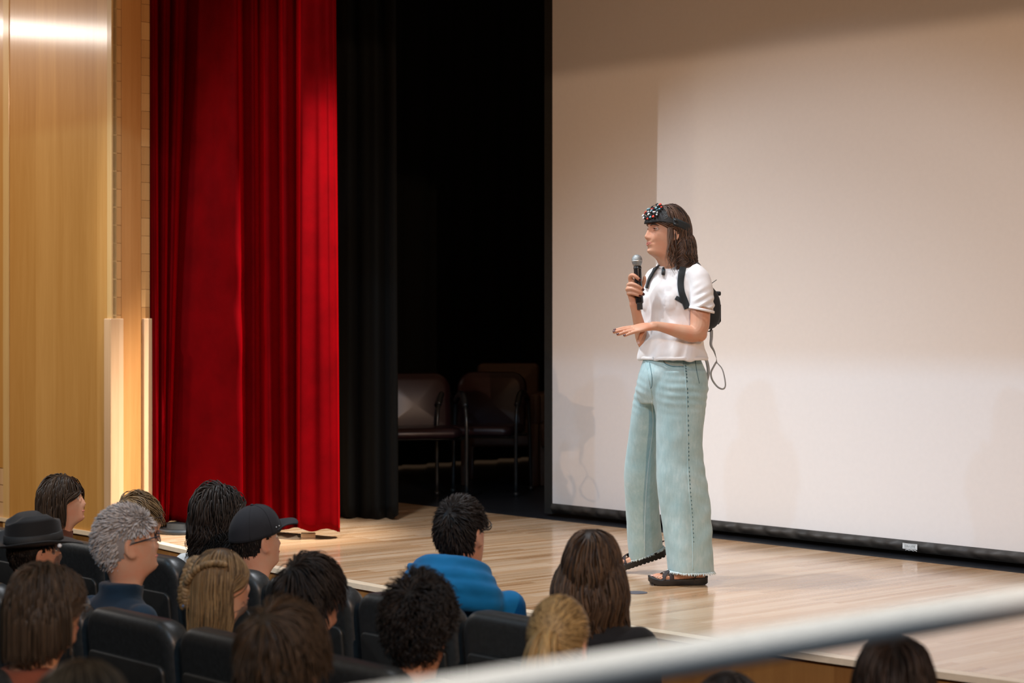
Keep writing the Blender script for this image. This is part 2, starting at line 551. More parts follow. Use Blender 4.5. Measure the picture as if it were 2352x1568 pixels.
# red main curtain ---------------------------------------------------
folds = [(320, 322, .30), (338, 350, .16), (352, 360, .10), (362, 366, .24), (378, 372, .12), (392, 378, .26), (407, 383, .13), (428, 388, .32),
         (462, 397, .17), (500, 470, .10), (541, 552, -.03), (556, 566, .13), (580, 584, .05), (594, 599, .22), (612, 622, .0),
         (640, 645, .16), (653, 660, .0), (681, 682, .20), (695, 691, -.08), (728, 735, -.01), (751, 761, .045), (765, 775, .10), (770, 779, .18), (764, 772, .24)]
fk = np.arange(len(folds)); fine = np.linspace(0, len(folds) - 1, 300)
def smooth_interp(x, xp, fp, soft=0.5):
    i = np.clip(np.floor(x).astype(int), 0, len(fp) - 2); t = x - i
    t = (1 - soft) * t + soft * (0.5 - 0.5 * np.cos(np.pi * t))
    fp = np.asarray(fp); return fp[i] * (1 - t) + fp[i + 1] * t
ut = smooth_interp(fine, fk, [q[0] for q in folds], 0.0); ub = smooth_interp(fine, fk, [q[1] for q in folds], 0.0); dp = smooth_interp(fine, fk, [q[2] for q in folds], 0.95)
G = []; ncr = 90
for r_, t in enumerate(np.linspace(0, 1, ncr)):
    vv = -140 + t * (1204 + 140)
    tt = max(0, vv) / 1200
    u = ut * (1 - tt) + ub * tt
    base = 11.12 - 0.28 * np.clip((u - 380) / 400, -0.2, 1)
    # folds open towards the hem on the broad left panel, and get crisper to the right
    d = base + dp * (1.0 - 0.25 * tt) 
    wr = 0.010 * np.sin(u * 0.045 + vv * 0.0016) + 0.006 * np.sin(u * 0.10 - vv * 0.003 + 2)
    wr += 0.02 * np.exp(-((u - 548) / 22) ** 2 - ((vv - 700 - (u - 540) * 3) / 150) ** 2) * np.sin(vv * 0.03)
    d = d + wr * (0.6 + 0.6 * tt)
    if r_ == ncr - 1: d = d + 0.012
    hem = 14 * np.clip((u - 380) / 400, 0, 1) * (t ** 6) + 4 * np.sin(u * 0.09) * (t ** 8)
    row = []
    for uu, dd, hh in zip(u, d, hem):
        w = PX(uu, vv + hh - 6 * (1 - min(1, max(0, (uu - 380) / 300))) * t ** 6, dd); row.append(w)
    G.append(row)
v, f = grid_vf(G)
red = mk('stage_curtain', v, f, M['velvet'])
md = red.modifiers.new('thickness', 'SOLIDIFY'); md.thickness = 0.005; md.offset = -1
tag(red, 'long red velvet stage curtain drawn aside beside the wooden pier', 'curtain')

# black masking leg beside it
G = []
for r_, t in enumerate(np.linspace(0, 1, 40)):
    vv = -150 + t * (1190 + 150)
    row = []
    for s in np.linspace(0, 1, 90):
        ub_ = 752 + s * (914 - 752); ut_ = 752 + s * (908 - 752)
        tt = max(0, vv) / 1190
        u = ut_ * (1 - tt) + ub_ * tt
        d = 12.1 - 0.14 * s + 0.05 * math.sin(s * 17) + 0.03 * math.sin(s * 31 + 1) + (0.07 if s > 0.985 else 0)
        hem = (-12 * (1 - s) ** 2 + 5 * math.sin(s * 3.1) - 9 * max(0, s - 0.93) / 0.07) * (t ** 10)
        row.append(PX(u, vv + hem, d))
    G.append(row)
leg = mk('masking_curtain', *grid_vf(G), M['black_velour'])
md = leg.modifiers.new('thickness', 'SOLIDIFY'); md.thickness = 0.006
tag(leg, 'plain black masking curtain hanging between the red curtain and the chairs', 'curtain')
# side black beyond it, closing the wing
tag(drape('wing_curtain', 7.3, 12.4, -12.6, STAGE + 0.02, 5.4, M['black_velour'], 0.25, 0.04, 120, 5, 6, 'b'), 'black wing curtain in the dark left of the stored chairs', 'curtain')

# wooden proscenium pier --------------------------------------------
PA, PB, PD = -9.79, 5.67, 0.235
v, f = box_vf(PA - 3.4, PA - 0.012, PB + 0.012, PB + PD - 0.012, 0.0, 5.2)
pier = structure(stage_obj('wall_left', v, f, M['veneer']), 'maple veneered proscenium wall left of the stage')
pp = lambda n, v, f, m, s=False: local_part(n, v, f, m, pier, s)
# front face panels: seam at u = 8..22
def a_at(u, b):            # stage a where the image column u meets the plane b
    k = (u - 1176) / F_PX
    # x = CA a - SA b ; y = SA a + CA b ; x = k y
    return (k * CA * b + SA * b) / (CA - k * SA)
aL0, aL1 = a_at(8, PB), a_at(22, PB)
aC = a_at(247, PB)
pp('panel', *box_vf(aL1, aC, PB, PB + 0.03, 0.0, 5.2, 0.002), M['veneer'])
pp('panel', *box_vf(PA - 3.4, aL0, PB, PB + 0.03, 1.02, 5.2, 0.002), M['veneer'])
for z0, z1 in ((0.0, 0.70), (0.704, 0.81), (0.814, 0.915), (0.919, 1.016)):
    pp('board', *box_vf(PA - 3.4, aL0, PB, PB + 0.03, z0, z1, 0.002), M['guard'])
pp('edge_trim', *box_vf(aL0 + 0.001, aL1 - 0.001, PB - 0.004, PB + 0.03, 0.0, 5.2, 0.002), M['edge_trim'])
pp('edge_trim', *box_vf(aC + 0.001, PA, PB - 0.004, PB + 0.03, 0.0, 5.2, 0.002), M['edge_trim'])
# return face with its two columns of laminated blocks
pp('return_panel', *box_vf(PA - 0.02, PA, PB + 0.06, PB + PD - 0.05, 0.0, 5.2, 0.0015), M['veneer_red'])
bv, bf = box_vf(0, 0.02, 0, 0.054, 0, 0.099, 0.0012)
bme = None
for col_b, dz in ((PB + 0.004, 0.0), (PB + PD - 0.048, 0.045)):
    for k in range(34):
        z = STAGE + 0.02 + dz + k * 0.1005
        if bme is None:
            o = pp('edge_block', bv, bf, M['edge_block']); bme = o.data
        else:
            o = wrap('edge_block', bme, pier)
        o.location = (PA - 0.02, col_b, z)
# corner guards, about 1.2 m tall, wrapped round both corners
GZ = CAM_Z - (731 - HOR) / F_PX * 11.05
def guard(b0, b1, a0, a1):
    g = MB()
    g.add(*box_vf(a0, a1, b0, b1, STAGE + 0.001, GZ, 0.006))
    return pp('corner_guard', g.V(), g.f, M['guard'])
guard(PB - 0.022, PB + 0.062, PA - 0.055, PA + 0.022)
guard(PB + PD - 0.045, PB + PD + 0.012, PA - 0.03, PA + 0.022)

# dark round base standing under the curtain, and a small pale wooden block
P0 = PX(414, 1226, 11.1)
pl = thing('floor_weight', 'low round black base under the left end of the red curtain', 'base', (P0.x, P0.y + 0.14, STAGE))
aa = np.linspace(0, 2 * np.pi, 40, endpoint=False)
prof = [(0.150, 0.0), (0.155, 0.006), (0.155, 0.022), (0.146, 0.028), (0.10, 0.030), (0.098, 0.055), (0.02, 0.058)]
R = [[(r * math.cos(t), r * math.sin(t), z) for t in aa] for r, z in prof[:4]]
mk('rim', *loft_vf(R), plain('blue_black_rubber', (0.02, 0.028, 0.035), 0.45), pl)
R = [[(r * math.cos(t), r * math.sin(t), z) for t in aa] for r, z in prof[3:]]
mk('hub', *loft_vf(R), M['masking'], pl)
P0 = PX(708, 1229, 10.98)
v, f = box_vf(-0.04, 0.04, -0.02, 0.02, 0, 0.026, 0.003)
blk = mk('wood_block', v, f, M['guard'], smooth=False); blk.location = (P0.x, P0.y, STAGE); blk.rotation_euler.z = 0.1
tag(blk, 'small pale wooden block under the hem of the red curtain', 'block')
# dark glow tape spot on the stage floor
P0 = PX(1462, 1360, 5571.0 / (1360 - 726))
aa = np.linspace(0, 2 * np.pi, 28, endpoint=False)
R = [[(r * math.cos(t), r * math.sin(t), z) for t in aa] for r, z in ((0.048, 0), (0.048, 0.0016), (0.044, 0.0022))]
sp = mk('floor_marker', *loft_vf(R), plain('grey_tape', (0.10, 0.10, 0.12), 0.5)); sp.location = (P0.x, P0.y, STAGE + 0.0005)
tag(sp, 'small dark round spike mark on the stage floor by the sandals', 'tape mark')
# ================================================================== people: shared builders
def skin_mat(name, col, rough=0.5):
    m, nt, b = new_mat(name)
    v = tex_coord(nt)
    f = noise(nt, v, 18, 4); g = noise(nt, v, 260, 2)
    hot = (min(1, col[0] * 1.05), col[1] * 0.84, col[2] * 0.78)
    lk(nt, ramp(nt, f, [(0.35, col), (0.72, hot)]), b.inputs['Base Color'])
    b.inputs['Roughness'].default_value = rough
    b.inputs['Specular IOR Level'].default_value = 0.4
    b.inputs['Subsurface Weight'].default_value = 0.0
    bump(nt, b, g, 0.06, 0.001)
    return m

def hair_mat(name, dark, light, rough=0.45, spec=0.25):
    m, nt, b = new_mat(name)
    at = nt.nodes.new('ShaderNodeAttribute'); at.attribute_name = 'shade'
    v = tex_coord(nt); f = noise(nt, v, 60, 3)
    s = math_n(nt, 'ADD', math_n(nt, 'MULTIPLY', at.outputs['Fac'], 0.75), math_n(nt, 'MULTIPLY', f, 0.25))
    lk(nt, ramp(nt, s, [(0.15, dark), (0.9, light)]), b.inputs['Base Color'])
    b.inputs['Roughness'].default_value = rough
    b.inputs['Specular IOR Level'].default_value = spec
    return m

SKIN = skin_mat('fair_skin', (0.60, 0.335, 0.215))
SKIN2 = skin_mat('light_skin', (0.58, 0.31, 0.20))
SKIN3 = skin_mat('tan_skin', (0.44, 0.225, 0.135))

# --- head: a stack of egg shaped sections, chin at z = 0, face to +y, ears on y = 0
_HZ = np.array([-.125, -.09, -.055, -.028, -.014, -.006, .000, .010, .024, .045, .070, .100, .115, .135, .160, .185, .205, .218, .2255, .228])
_HF = np.array([.040, .038, .033, .033, .040, .058, .074, .083, .0845, .086, .086, .0825, .080, .0865, .083, .069, .051, .033, .014, .002])
_HB = np.array([-.084, -.080, -.078, -.079, -.080, -.081, -.082, -.083, -.086, -.092, -.097, -.101, -.102, -.102, -.099, -.089, -.072, -.054, -.030, -.018])
_HW = np.array([.060, .055, .0525, .0525, .0535, .055, .0565, .058, .0605, .0645, .0685, .0715, .0725, .0730, .0725, .0625, .0490, .0350, .0180, .004])
_HT = np.array([0, 0, 0, .05, .15, .30, .42, .44, .42, .36, .28, .22, .18, .14, .10, .08, .05, .03, 0, 0])

def head_vf(nz=84, nt=80, male=0.0, smile=0.0, nose=0.9):
    s = np.linspace(0, 1, nz)
    z = np.interp(s, np.linspace(0, 1, len(_HZ)), _HZ)
    # denser sections near the crown keep it round
    f = np.interp(z, _HZ, _HF); b = np.interp(z, _HZ, _HB); w = np.interp(z, _HZ, _HW); tp = np.interp(z, _HZ, _HT)
    ker = np.array([1, 2, 3, 2, 1.]) / 9
    sm = lambda q: np.convolve(np.pad(q, 2, mode='edge'), ker, 'valid')
    f, b, w, tp = sm(f), sm(b), sm(w), sm(tp)
    w = w * (1 + 0.05 * male * np.exp(-((z - 0.03) / 0.04) ** 2)) * (1 + 0.03 * male)
    t = np.linspace(0, 2 * np.pi, nt, endpoint=False)
    st, ct = np.sin(t), np.cos(t)
    X = w[:, None] * np.sign(st) * np.abs(st) ** 0.94
    fr = np.clip(ct, 0, 1)
    Y = np.where(ct > 0, f[:, None] * np.abs(ct) ** 0.90, b[:, None] * np.abs(ct) ** 0.96)
    X = X * (1 - tp[:, None] * fr ** 1.4)
    Z = np.repeat(z[:, None], nt, 1)
    front = np.clip((Y - 0.02) / 0.035, 0, 1)
    g = lambda a, c, sg: np.exp(-((a - c) / sg) ** 2)
    ax = np.abs(X)
    D = np.zeros_like(X)
    na = np.interp(Z, [.058, .064, .070, .078, .092, .108, .124, .132], [0, .008, .019, .0235, .0175, .0115, .005, 0]) * nose
    D += na * np.exp(-(X / np.interp(Z, [.065, .08, .12], [.0125, .0105, .0085])) ** 2)
    D += 0.0055 * g(ax, .0125, .0055) * g(Z, .0725, .007)
    D += -0.0115 * g(ax, .031, .0155) * g(Z, .1145, .0105)
    D += 0.0035 * g(ax, .028, .022) * g(Z, .133, .007)
    D += 0.0045 * g(ax, .045, .016) * g(Z, .088, .014)
    zl = Z - smile * 0.9 * ax ** 1.0 * 0.25
    lx = np.exp(-(X / .0225) ** 4)
    D += (0.0045 * g(zl, .0505, .0045) + 0.0052 * g(zl, .0395, .005) - 0.0035 * g(zl, .0450, .0022)) * lx
    D += -0.0035 * g(zl, .046, .006) * g(ax, .0265, .0045)
    D += 0.0055 * g(Z, .012, .010) * g(X, 0, .017) - 0.0035 * g(Z, .0265, .006) * g(X, 0, .018)
    D += smile * 0.004 * g(ax, .040, .012) * g(Z, .070, .014)
    Y = Y + D * front + np.minimum(0, Z + 0.012) * 0.50
    R = np.stack([X, Y, Z], -1)
    v, fc = loft_vf(R)
    mb = MB(); mb.add(v, fc)
    for sgn in (-1, 1):              # ears
        P = []
        for k, a in enumerate(np.linspace(-2.5, 2.2, 16)):
            P.append((sgn * (.0735 + .007 * math.cos(a * 0.6)), -.012 - .015 * math.cos(a) * 1.0 , .098 + .029 * math.sin(a)))
        mb.add(*tube_vf(P, np.interp(np.linspace(0, 1, 16), [0, .2, .8, 1], [.005, .0062, .0066, .007]), 8, up=(1, 0, 0)))
        mb.add(*sphere_vf((sgn * .0745, -.012, .096), (.0075, .0130, .025), 12, 10))
        mb.add(*sphere_vf((sgn * .0765, -.004, .072), (.0062, .0085, .011), 10, 8))
    return mb.V(), mb.f

def head_matrix(pos, yaw_dir, pitch=0.0, roll=0.0, scale=1.0):
    """pos: world point of the chin level on the ear axis; yaw_dir: horizontal facing direction"""
    yaw = math.atan2(-yaw_dir[0], yaw_dir[1])
    return Matrix.Translation(Vector(pos)) @ Matrix.Rotation(yaw, 4, 'Z') @ Matrix.Translation((0, -0.02, 0.05)) @ Matrix.Rotation(pitch, 4, 'X') @ Matrix.Rotation(roll, 4, 'Y') @ Matrix.Translation((0, 0.02, -0.05)) @ Matrix.Scale(scale, 4)

def tfm(v, m):
    m = np.array(m); return np.asarray(v) @ m[:3, :3].T + m[:3, 3]

# --- hair -----------------------------------------------------------
EC = np.array((0, -.010, .122)); ER = np.array((.0785, .1005, .1085))
def scalp_ok(p, front=0.0, nape=0.0):
    zm = np.interp(p[:, 1], [-.115, -.05, -.03, -.005, .02, .05, .10], [.030 + nape, .045 + nape, .075, .108, .128, .150 + front, .178 + front])
    return p[:, 2] > zm

def scalp_points(n, seed, front=0.0, nape=0.0):
    r = np.random.RandomState(seed)
    q = r.normal(size=(n * 5, 3)); q /= np.linalg.norm(q, axis=1)[:, None]
    p = EC + q * ER
    return p[scalp_ok(p, front, nape)][:n]

def grow(p, d, length, n, grav, lift, stiff=0.75, g=(0, 0, -1), colliders=(), pull=None):
    """paths (N, n+1, 3): strands that slide over the scalp and fall"""
    N = len(p); g = np.asarray(g, float); P = np.zeros((N, n + 1, 3)); P[:, 0] = p
    length = np.broadcast_to(np.asarray(length, float), (N,)); lift = np.broadcast_to(np.asarray(lift, float), (N,))
    step = (length / n)[:, None]
    cur = p.copy(); d = d / (np.linalg.norm(d, axis=1)[:, None] + 1e-9)
    for k in range(n):
        gg = g[None] * grav
        if pull is not None: gg = gg + pull(cur, k / n)
        nd = d * stiff + gg * (1 - stiff); nd /= np.linalg.norm(nd, axis=1)[:, None] + 1e-9
        nx = cur + nd * step
        for c, r, lf in [(EC, ER, lift * min(1, (k + 1) / 3))] + [(np.asarray(c), np.asarray(r), 0.0) for c, r in colliders]:
            q = (nx - c) / r; s = np.linalg.norm(q, axis=1); lim = 1 + lf
            ins = s < lim
            if ins.any():
                lm = np.broadcast_to(lim, (N,))
                nx[ins] = c + (q[ins] / s[ins, None] * lm[ins, None]) * r
        d = nx - cur; d /= np.linalg.norm(d, axis=1)[:, None] + 1e-9
        cur = nx; P[:, k + 1] = cur
    return P

def wave(P, amp, freq, seed, start=0.2, clump=0.0):
    N, n, _ = P.shape; r = np.random.RandomState(seed)
    t = np.linspace(0, 1, n)[None, :]
    ph = r.uniform(0, 6.28, (N, 1)); fq = freq * r.uniform(0.8, 1.25, (N, 1))
    if clump:                      # neighbouring strands wave together
        ci = r.choice(N, int(clump)); C = P[ci, 0]
        k = np.argmin(((P[:, 0][:, None] - C[None]) ** 2).sum(2), 1)
        ph = ph[ci][k] + r.normal(0, .35, (N, 1)); fq = fq[ci][k]
    T = np.gradient(P, axis=1); T /= np.linalg.norm(T, axis=2)[..., None] + 1e-9
    O = P - EC; O -= T * (O * T).sum(2)[..., None]; O /= np.linalg.norm(O, axis=2)[..., None] + 1e-9
    B = np.cross(T, O)
    a = amp * np.clip((t - start) / (1 - start), 0, 1)
    L = np.linalg.norm(np.diff(P, axis=1), axis=2).sum(1)[:, None]
    return P + B * (a * np.sin(ph + fq * t * L))[..., None] + O * (a * 0.6 * np.cos(ph * 1.3 + fq * t * L))[..., None]

def strands_vf(P, w, th, seed, taper=0.25):
    """flat ribbons-with-body, 4 sided; returns verts, faces, shade per vertex"""
    N, n, _ = P.shape; r = np.random.RandomState(seed)
    T = np.gradient(P, axis=1); T /= np.linalg.norm(T, axis=2)[..., None] + 1e-9
    O = P - EC; O -= T * (O * T).sum(2)[..., None]; O /= np.linalg.norm(O, axis=2)[..., None] + 1e-9
    B = np.cross(T, O)
    t = np.linspace(0, 1, n)
    prof = np.interp(t, [0, .15, .6, 1], [.6, 1, .9, taper])[None, :, None]
    w = (np.broadcast_to(np.asarray(w, float), (N,)) * r.uniform(.7, 1.3, N))[:, None, None] * prof
    th = np.broadcast_to(np.asarray(th, float), (N,))[:, None, None] * prof
    V = np.stack([P + B * w, P + O * th, P - B * w, P - O * th], 2)     # N,n,4,3
    sh = np.repeat(np.clip(r.normal(0.5, 0.25, N), 0, 1), n * 4)
    base = (np.arange(N) * n * 4)[:, None, None] + (np.arange(n - 1) * 4)[None, :, None]
    j = np.arange(4)[None, None, :]; j2 = (j + 1) % 4
    Fq = np.stack([base + j, base + j2, base + 4 + j2, base + 4 + j], -1).reshape(-1, 4)
    return V.reshape(-1, 3), Fq, sh

def cap_vf(front=0.0, nape=0.0, off=0.0, nu=44, nv=30, sc=(1, 1, 1)):
    """scalp shell under the strands"""
    r = ER * np.asarray(sc) + off; V = []; 
    th = np.linspace(0.01, 2.6, nv); ph = np.linspace(0, 2 * np.pi, nu, endpoint=False)
    G = np.array([[(EC[0] + r[0] * math.sin(a) * math.cos(p), EC[1] + r[1] * math.sin(a) * math.sin(p), EC[2] + r[2] * math.cos(a)) for p in ph] for a in th])
    v = G.reshape(-1, 3); ok = scalp_ok(v, front - 0.002, nape - 0.004); f = []
    for i in range(nv - 1):
        for j in range(nu):
            q = (i * nu + j, i * nu + (j + 1) % nu, (i + 1) * nu + (j + 1) % nu, (i + 1) * nu + j)
            if all(ok[list(q)]): f.append(q)
    return v, f

def hair_obj(name, pieces, mat, m, parent, origin):
    """pieces: list of (v, f, shade)"""
    V = []; Fq = []; Sh = []; n = 0
    for v, f, s in pieces:
        V.append(v); Sh.append(np.broadcast_to(np.asarray(s, float), (len(v),)))
        Fq += [tuple(int(i) + n for i in q) for q in (f.tolist() if isinstance(f, np.ndarray) else f)]; n += len(v)
    V = tfm(np.concatenate(V), m)
    o = mk(name, V, Fq, mat, parent, origin)
    at = o.data.attributes.new('shade', 'FLOAT', 'POINT')
    at.data.foreach_set('value', np.concatenate(Sh).astype(np.float32))
    return o

def glocal(m):
    """gravity in head space"""
    q = np.array(m)[:3, :3]; s = np.linalg.norm(q[:, 0]); return (q.T @ np.array((0, 0, -1.0))) / s

def tangent(p, d):
    n = (p - EC) / ER ** 2; n /= np.linalg.norm(n, axis=1)[:, None]
    d = d - n * (d * n).sum(1)[:, None]; return d / (np.linalg.norm(d, axis=1)[:, None] + 1e-9), n

def chain(pts, radii, k=12, n=None, flat=1.0, up=(0, 0, 1)):
    """smooth tapered limb"""
    pts = np.asarray(pts, float); n = n or len(pts) * 5
    P = catmull(pts, n); r = catmull(np.stack([np.asarray(radii, float)] * 3, 1), n)[:, 0]
    mb = MB(); mb.add(*tube_vf(P, r, k, up=up, r2=r * flat))
    mb.add(*sphere_vf(P[0], r[0], k, 8)); mb.add(*sphere_vf(P[-1], r[-1], k, 8))
    return mb.V(), mb.f
# ================================================================== the speaker
Fw = np.array((-.75, -.662, 0.)); Lf = np.array((.662, -.75, 0.)); UP = np.array((0, 0, 1.))
SPK = np.array((0.738, 9.15, STAGE))
def W(u, v, d): return np.array(PX(u, v, d))
pm = 1 / 500.0                         # metres per pixel at the speaker

spk = thing('person', 'standing woman in white tee and light blue jeans holding a microphone', 'person', tuple(SPK))
HM = head_matrix((0.700, 9.115, STAGE + 1.497), (-.925, -.38), math.radians(4), math.radians(2), 1.0)

def spart(name, v, f, mat, parent=None, smooth=True):
    return mk(name, v, f, mat, parent or spk, SPK, smooth)

def ring(c, wf, wl, n=40, pw=1.0, dz=None):
    t = np.linspace(0, 2 * np.pi, n, endpoint=False)
    R = c + np.outer(np.sign(np.cos(t)) * np.abs(np.cos(t)) ** pw * wf, Fw) + np.outer(np.sign(np.sin(t)) * np.abs(np.sin(t)) ** pw * wl, Lf)
    if dz is not None: R = R + np.outer(dz(t), UP)
    return R

# ---- hands
def finger(base, dirv, upv, lens, bends, r0, r1, k=10):
    """chain of phalanges bending away from upv"""
    p = np.asarray(base, float); d = np.asarray(dirv, float); d /= np.linalg.norm(d)
    ax = np.cross(d, upv); ax /= np.linalg.norm(ax)
    P = [p - d * 0.012, p]
    for L, b in zip(lens, bends):
        d = np.array(Matrix.Rotation(-b, 3, Vector(ax)) @ Vector(d)); p = p + d * L; P.append(p)
    return np.array(P), d

body = MB()
hv, hf = head_vf(110, 110, smile=1.0)
body.add(tfm(hv, HM), hf)
# trunk inside the shirt and jeans
tor = [(1545, 616, .045, .065), (1546, 632, .050, .125), (1546, 660, .070, .135), (1546, 700, .075, .12), (1546, 760, .07, .11), (1540, 820, .08, .11), (1535, 880, .08, .10)]
body.add(*loft_vf([ring(W(u, v, 9.15), a, b) for u, v, a, b in tor]))
# left arm (near the camera)
la = [(1598, 634, 9.05, 22), (1607, 680, 9.02, 23.5), (1608, 722, 9.0, 23), (1606, 752, 8.985, 21.5), (1594, 766, 8.975, 19.5), (1568, 762.5, 8.965, 17), (1538, 755, 8.955, 13.2), (1514, 749.5, 8.95, 10.8), (1499, 748.5, 8.945, 10.2)]
body.add(*chain([W(u, v, d) for u, v, d, r in la], [r * pm for *_, r in la], 20, 60))
body.add(*sphere_vf(W(1607, 767, 8.98), 17.5 * pm, 16, 12))
# left hand: palm down, fingers to the left, thumb dropped
wr = W(1500, 749, 8.945); hx = W(1413, 762.5, 8.915) - wr; hx /= np.linalg.norm(hx)
hy = np.cross(UP, hx); hy = hy / np.linalg.norm(hy)            # towards the camera is negative y
if hy[1] < 0: hy = -hy                                          # hy: thumb side, away from the camera
hz = np.cross(hx, hy); hz = hz if hz[2] > 0 else -hz
rol = Matrix.Rotation(math.radians(-20), 3, Vector(hx)); hy = np.array(rol @ Vector(hy)); hz = np.array(rol @ Vector(hz))
def H(x, y, z=0): return wr + hx * x + hy * y + hz * z
P = [H(-.012, 0), H(.012, 0), H(.04, .002, .002), (H(.072, .001, .001)), H(.088, 0, 0)]
body.add(*tube_vf(catmull(P, 16), catmull(np.array([[.017] * 3, [.0165] * 3, [.0150] * 3, [.0125] * 3, [.009] * 3]), 16)[:, 0], 18, up=hz, r2=catmull(np.array([[.023] * 3, [.028] * 3, [.037] * 3, [.040] * 3, [.036] * 3]), 16)[:, 0]))
nails = []
LHF = [((.086, .028), 0.06, (.040, .024, .020), (.00, .10, .06), .0087), ((.088, .008), 0.00, (.044, .027, .021), (-.02, .08, .05), .0088),
       ((.084, -.012), -0.03, (.040, .025, .020), (.03, .10, .06), .0083), ((.076, -.030), -0.07, (.031, .019, .018), (.08, .10, .06), .0074)]
for (bx, by), spl, lens, bends, r in LHF:
    P, d = finger(H(bx, by), hx * math.cos(spl) + hy * math.sin(spl), hz, lens, bends, r, r * .75)
    body.add(*chain(P, [r * 1.08, r * 1.05, r, r * .93, r * .78], 12, 26))
    nails.append((P[-1], d, hz, r))
P = np.array([H(.018, .024, -.004), H(.034, .024, -.016), H(.052, .012, -.034), H(.066, .002, -.052), H(.074, -.004, -.066)])
body.add(*chain(P, [.014, .0125, .0098, .0088, .0068], 12, 26))
lthumb = (P[-1], (P[-1] - P[-2]) / np.linalg.norm(P[-1] - P[-2]), -hy, .008)
# right arm and the hand round the microphone
DM = 9.05
ra = [(1500, 640, 9.27, 21), (1494, 700, 9.28, 20), (1489, 760, 9.25, 18.5), (1485, 790, 9.21, 17), (1475, 775, 9.15, 15.5), (1468, 745, 9.10, 13), (1461, 716, 9.072, 11), (1456, 698, 9.065, 10.5)]
body.add(*chain([W(u, v, d) for u, v, d, r in ra], [r * pm for *_, r in ra], 18, 60))
body.add(*chain([W(1456, 700, 9.066), W(1453, 688, 9.066), W(1450, 672, 9.064), W(1450, 655, 9.062), W(1452, 645, 9.06)], [.0195, .020, .0225, .0215, .015], 14, 24, 0.85, up=(0, 1, 0)))
RHF = [[(1450, 652, .012), (1447.5, 637, -.002), (1453, 631.5, -.021), (1462, 636.5, -.0295), (1469, 643, -.0265)],
       [(1450, 662, .014), (1443.5, 655, -.004), (1452, 652, -.025), (1466, 657.5, -.0305), (1476, 665, -.024)],
       [(1450, 670, .014), (1441, 664.5, -.005), (1450, 663, -.026), (1466, 669, -.031), (1477, 675.5, -.023)],
       [(1452, 678, .012), (1443, 674, -.003), (1449, 673, -.022), (1460, 676, -.0295), (1469.5, 679.5, -.0275)]]
for i, Q in enumerate(RHF):
    P = np.array([W(u, v, DM + d) for u, v, d in Q]); r = (.0092, .0092, .0090, .0078)[i]
    body.add(*chain(P, [r * 1.1, r * 1.15, r * 1.02, r * .95, r * .80], 12, 28))
    d = P[-1] - P[-2]; d /= np.linalg.norm(d); nails.append((P[-1], d, np.array((0.35, -.9, 0.1)), r))
P = np.array([W(1457, 690, DM + .022), W(1467, 672, DM + .034), W(1476, 655, DM + .026), W(1480, 645, DM + .018), W(1480.5, 637, DM + .012)])
body.add(*chain(P, [.015, .0125, .0103, .0095, .0075], 12, 24))
# legs inside the jeans
body.add(*chain([W(1562, 880, 9.10), W(1566, 1080, 9.08), W(1590, 1290, 9.07), W(1594, 1322, 9.065)], [.060, .047, .034, .031], 14, 30))
body.add(*chain([W(1498, 880, 9.22), W(1474, 1080, 9.33), W(1492, 1240, 9.47), W(1506, 1268, 9.50)], [.055, .045, .032, .031], 14, 30))

# ---- feet (skin) and sandals
def foot_frame(heel, toe_dir, pitch=0.0, out=1):
    x = np.array((toe_dir[0], toe_dir[1], 0)); x /= np.linalg.norm(x); y = np.cross(UP, x)
    R = Matrix.Rotation(pitch, 3, Vector(y)); x2 = np.array(R @ Vector(x)); z2 = np.array(R @ Vector(UP))
    return lambda a, b, c: np.asarray(heel) + x2 * a + y * b * out + z2 * c
outline = np.array([(-.004, .0), (.004, .022), (.03, .032), (.08, .034), (.13, .038), (.175, .046), (.21, .047), (.24, .038), (.262, .018), (.268, -.004), (.262, -.026), (.24, -.042), (.20, -.045), (.15, -.038), (.09, -.030), (.03, -.030), (.004, -.020)])
def sole_z(x):        # rocker of the sole (bottom)
    return 0.014 * max(0, (x - .205) / .06) ** 2 + 0.004 * max(0, (.03 - x) / .03) ** 2
def build_foot(fr, arch=1.0):
    mb = MB()
    secs = [(.010, .018, .040, .030), (.03, .026, .045, .034), (.065, .028, .050, .042), (.10, .029, .045, .036), (.14, .036, .038, .028), (.175, .041, .032, .021), (.20, .042, .028, .015)]
    R = []
    for x, w, zc, h in secs:
        R.append([fr(x, w * math.cos(t), max(.026, zc + h * math.sin(t) - .004)) for t in np.linspace(0, 2 * np.pi, 20, endpoint=False)])
    mb.add(*loft_vf(R))
    for i, (x0, x1, yy, r) in enumerate(((.195, .247, -.026, .0125), (.198, .246, -.006, .0092), (.195, .238, .009, .0085), (.190, .228, .022, .008), (.183, .216, .034, .0078))):
        mb.add(*chain([fr(x0 - .02, yy * .9, .038), fr(x0, yy, .037), fr((x0 + x1) / 2, yy, .0365), fr(x1, yy, .032)], [r, r, r * 1.05, r * .85], 10, 14))
    return mb
heelL = np.array((W(1623, 1335, 9.07)[0], 9.06, STAGE + .0006))
frL = foot_frame(heelL, (-1, -.06), 0.0, 1)
heelR = np.array((W(1531, 1290, 9.49)[0], 9.49, STAGE + .082))
frR = foot_frame(heelR, (-.985, -.10), math.radians(17.3), -1)
for fr in (frL, frR): mb = build_foot(fr); body.add(mb.V(), mb.f)

bv_, bf_ = remesh(body.V(), body.f, 0.0030, 2, 0.5)
spart('body', bv_, bf_, SKIN)
body_bvh = bvh_of(bv_, bf_)

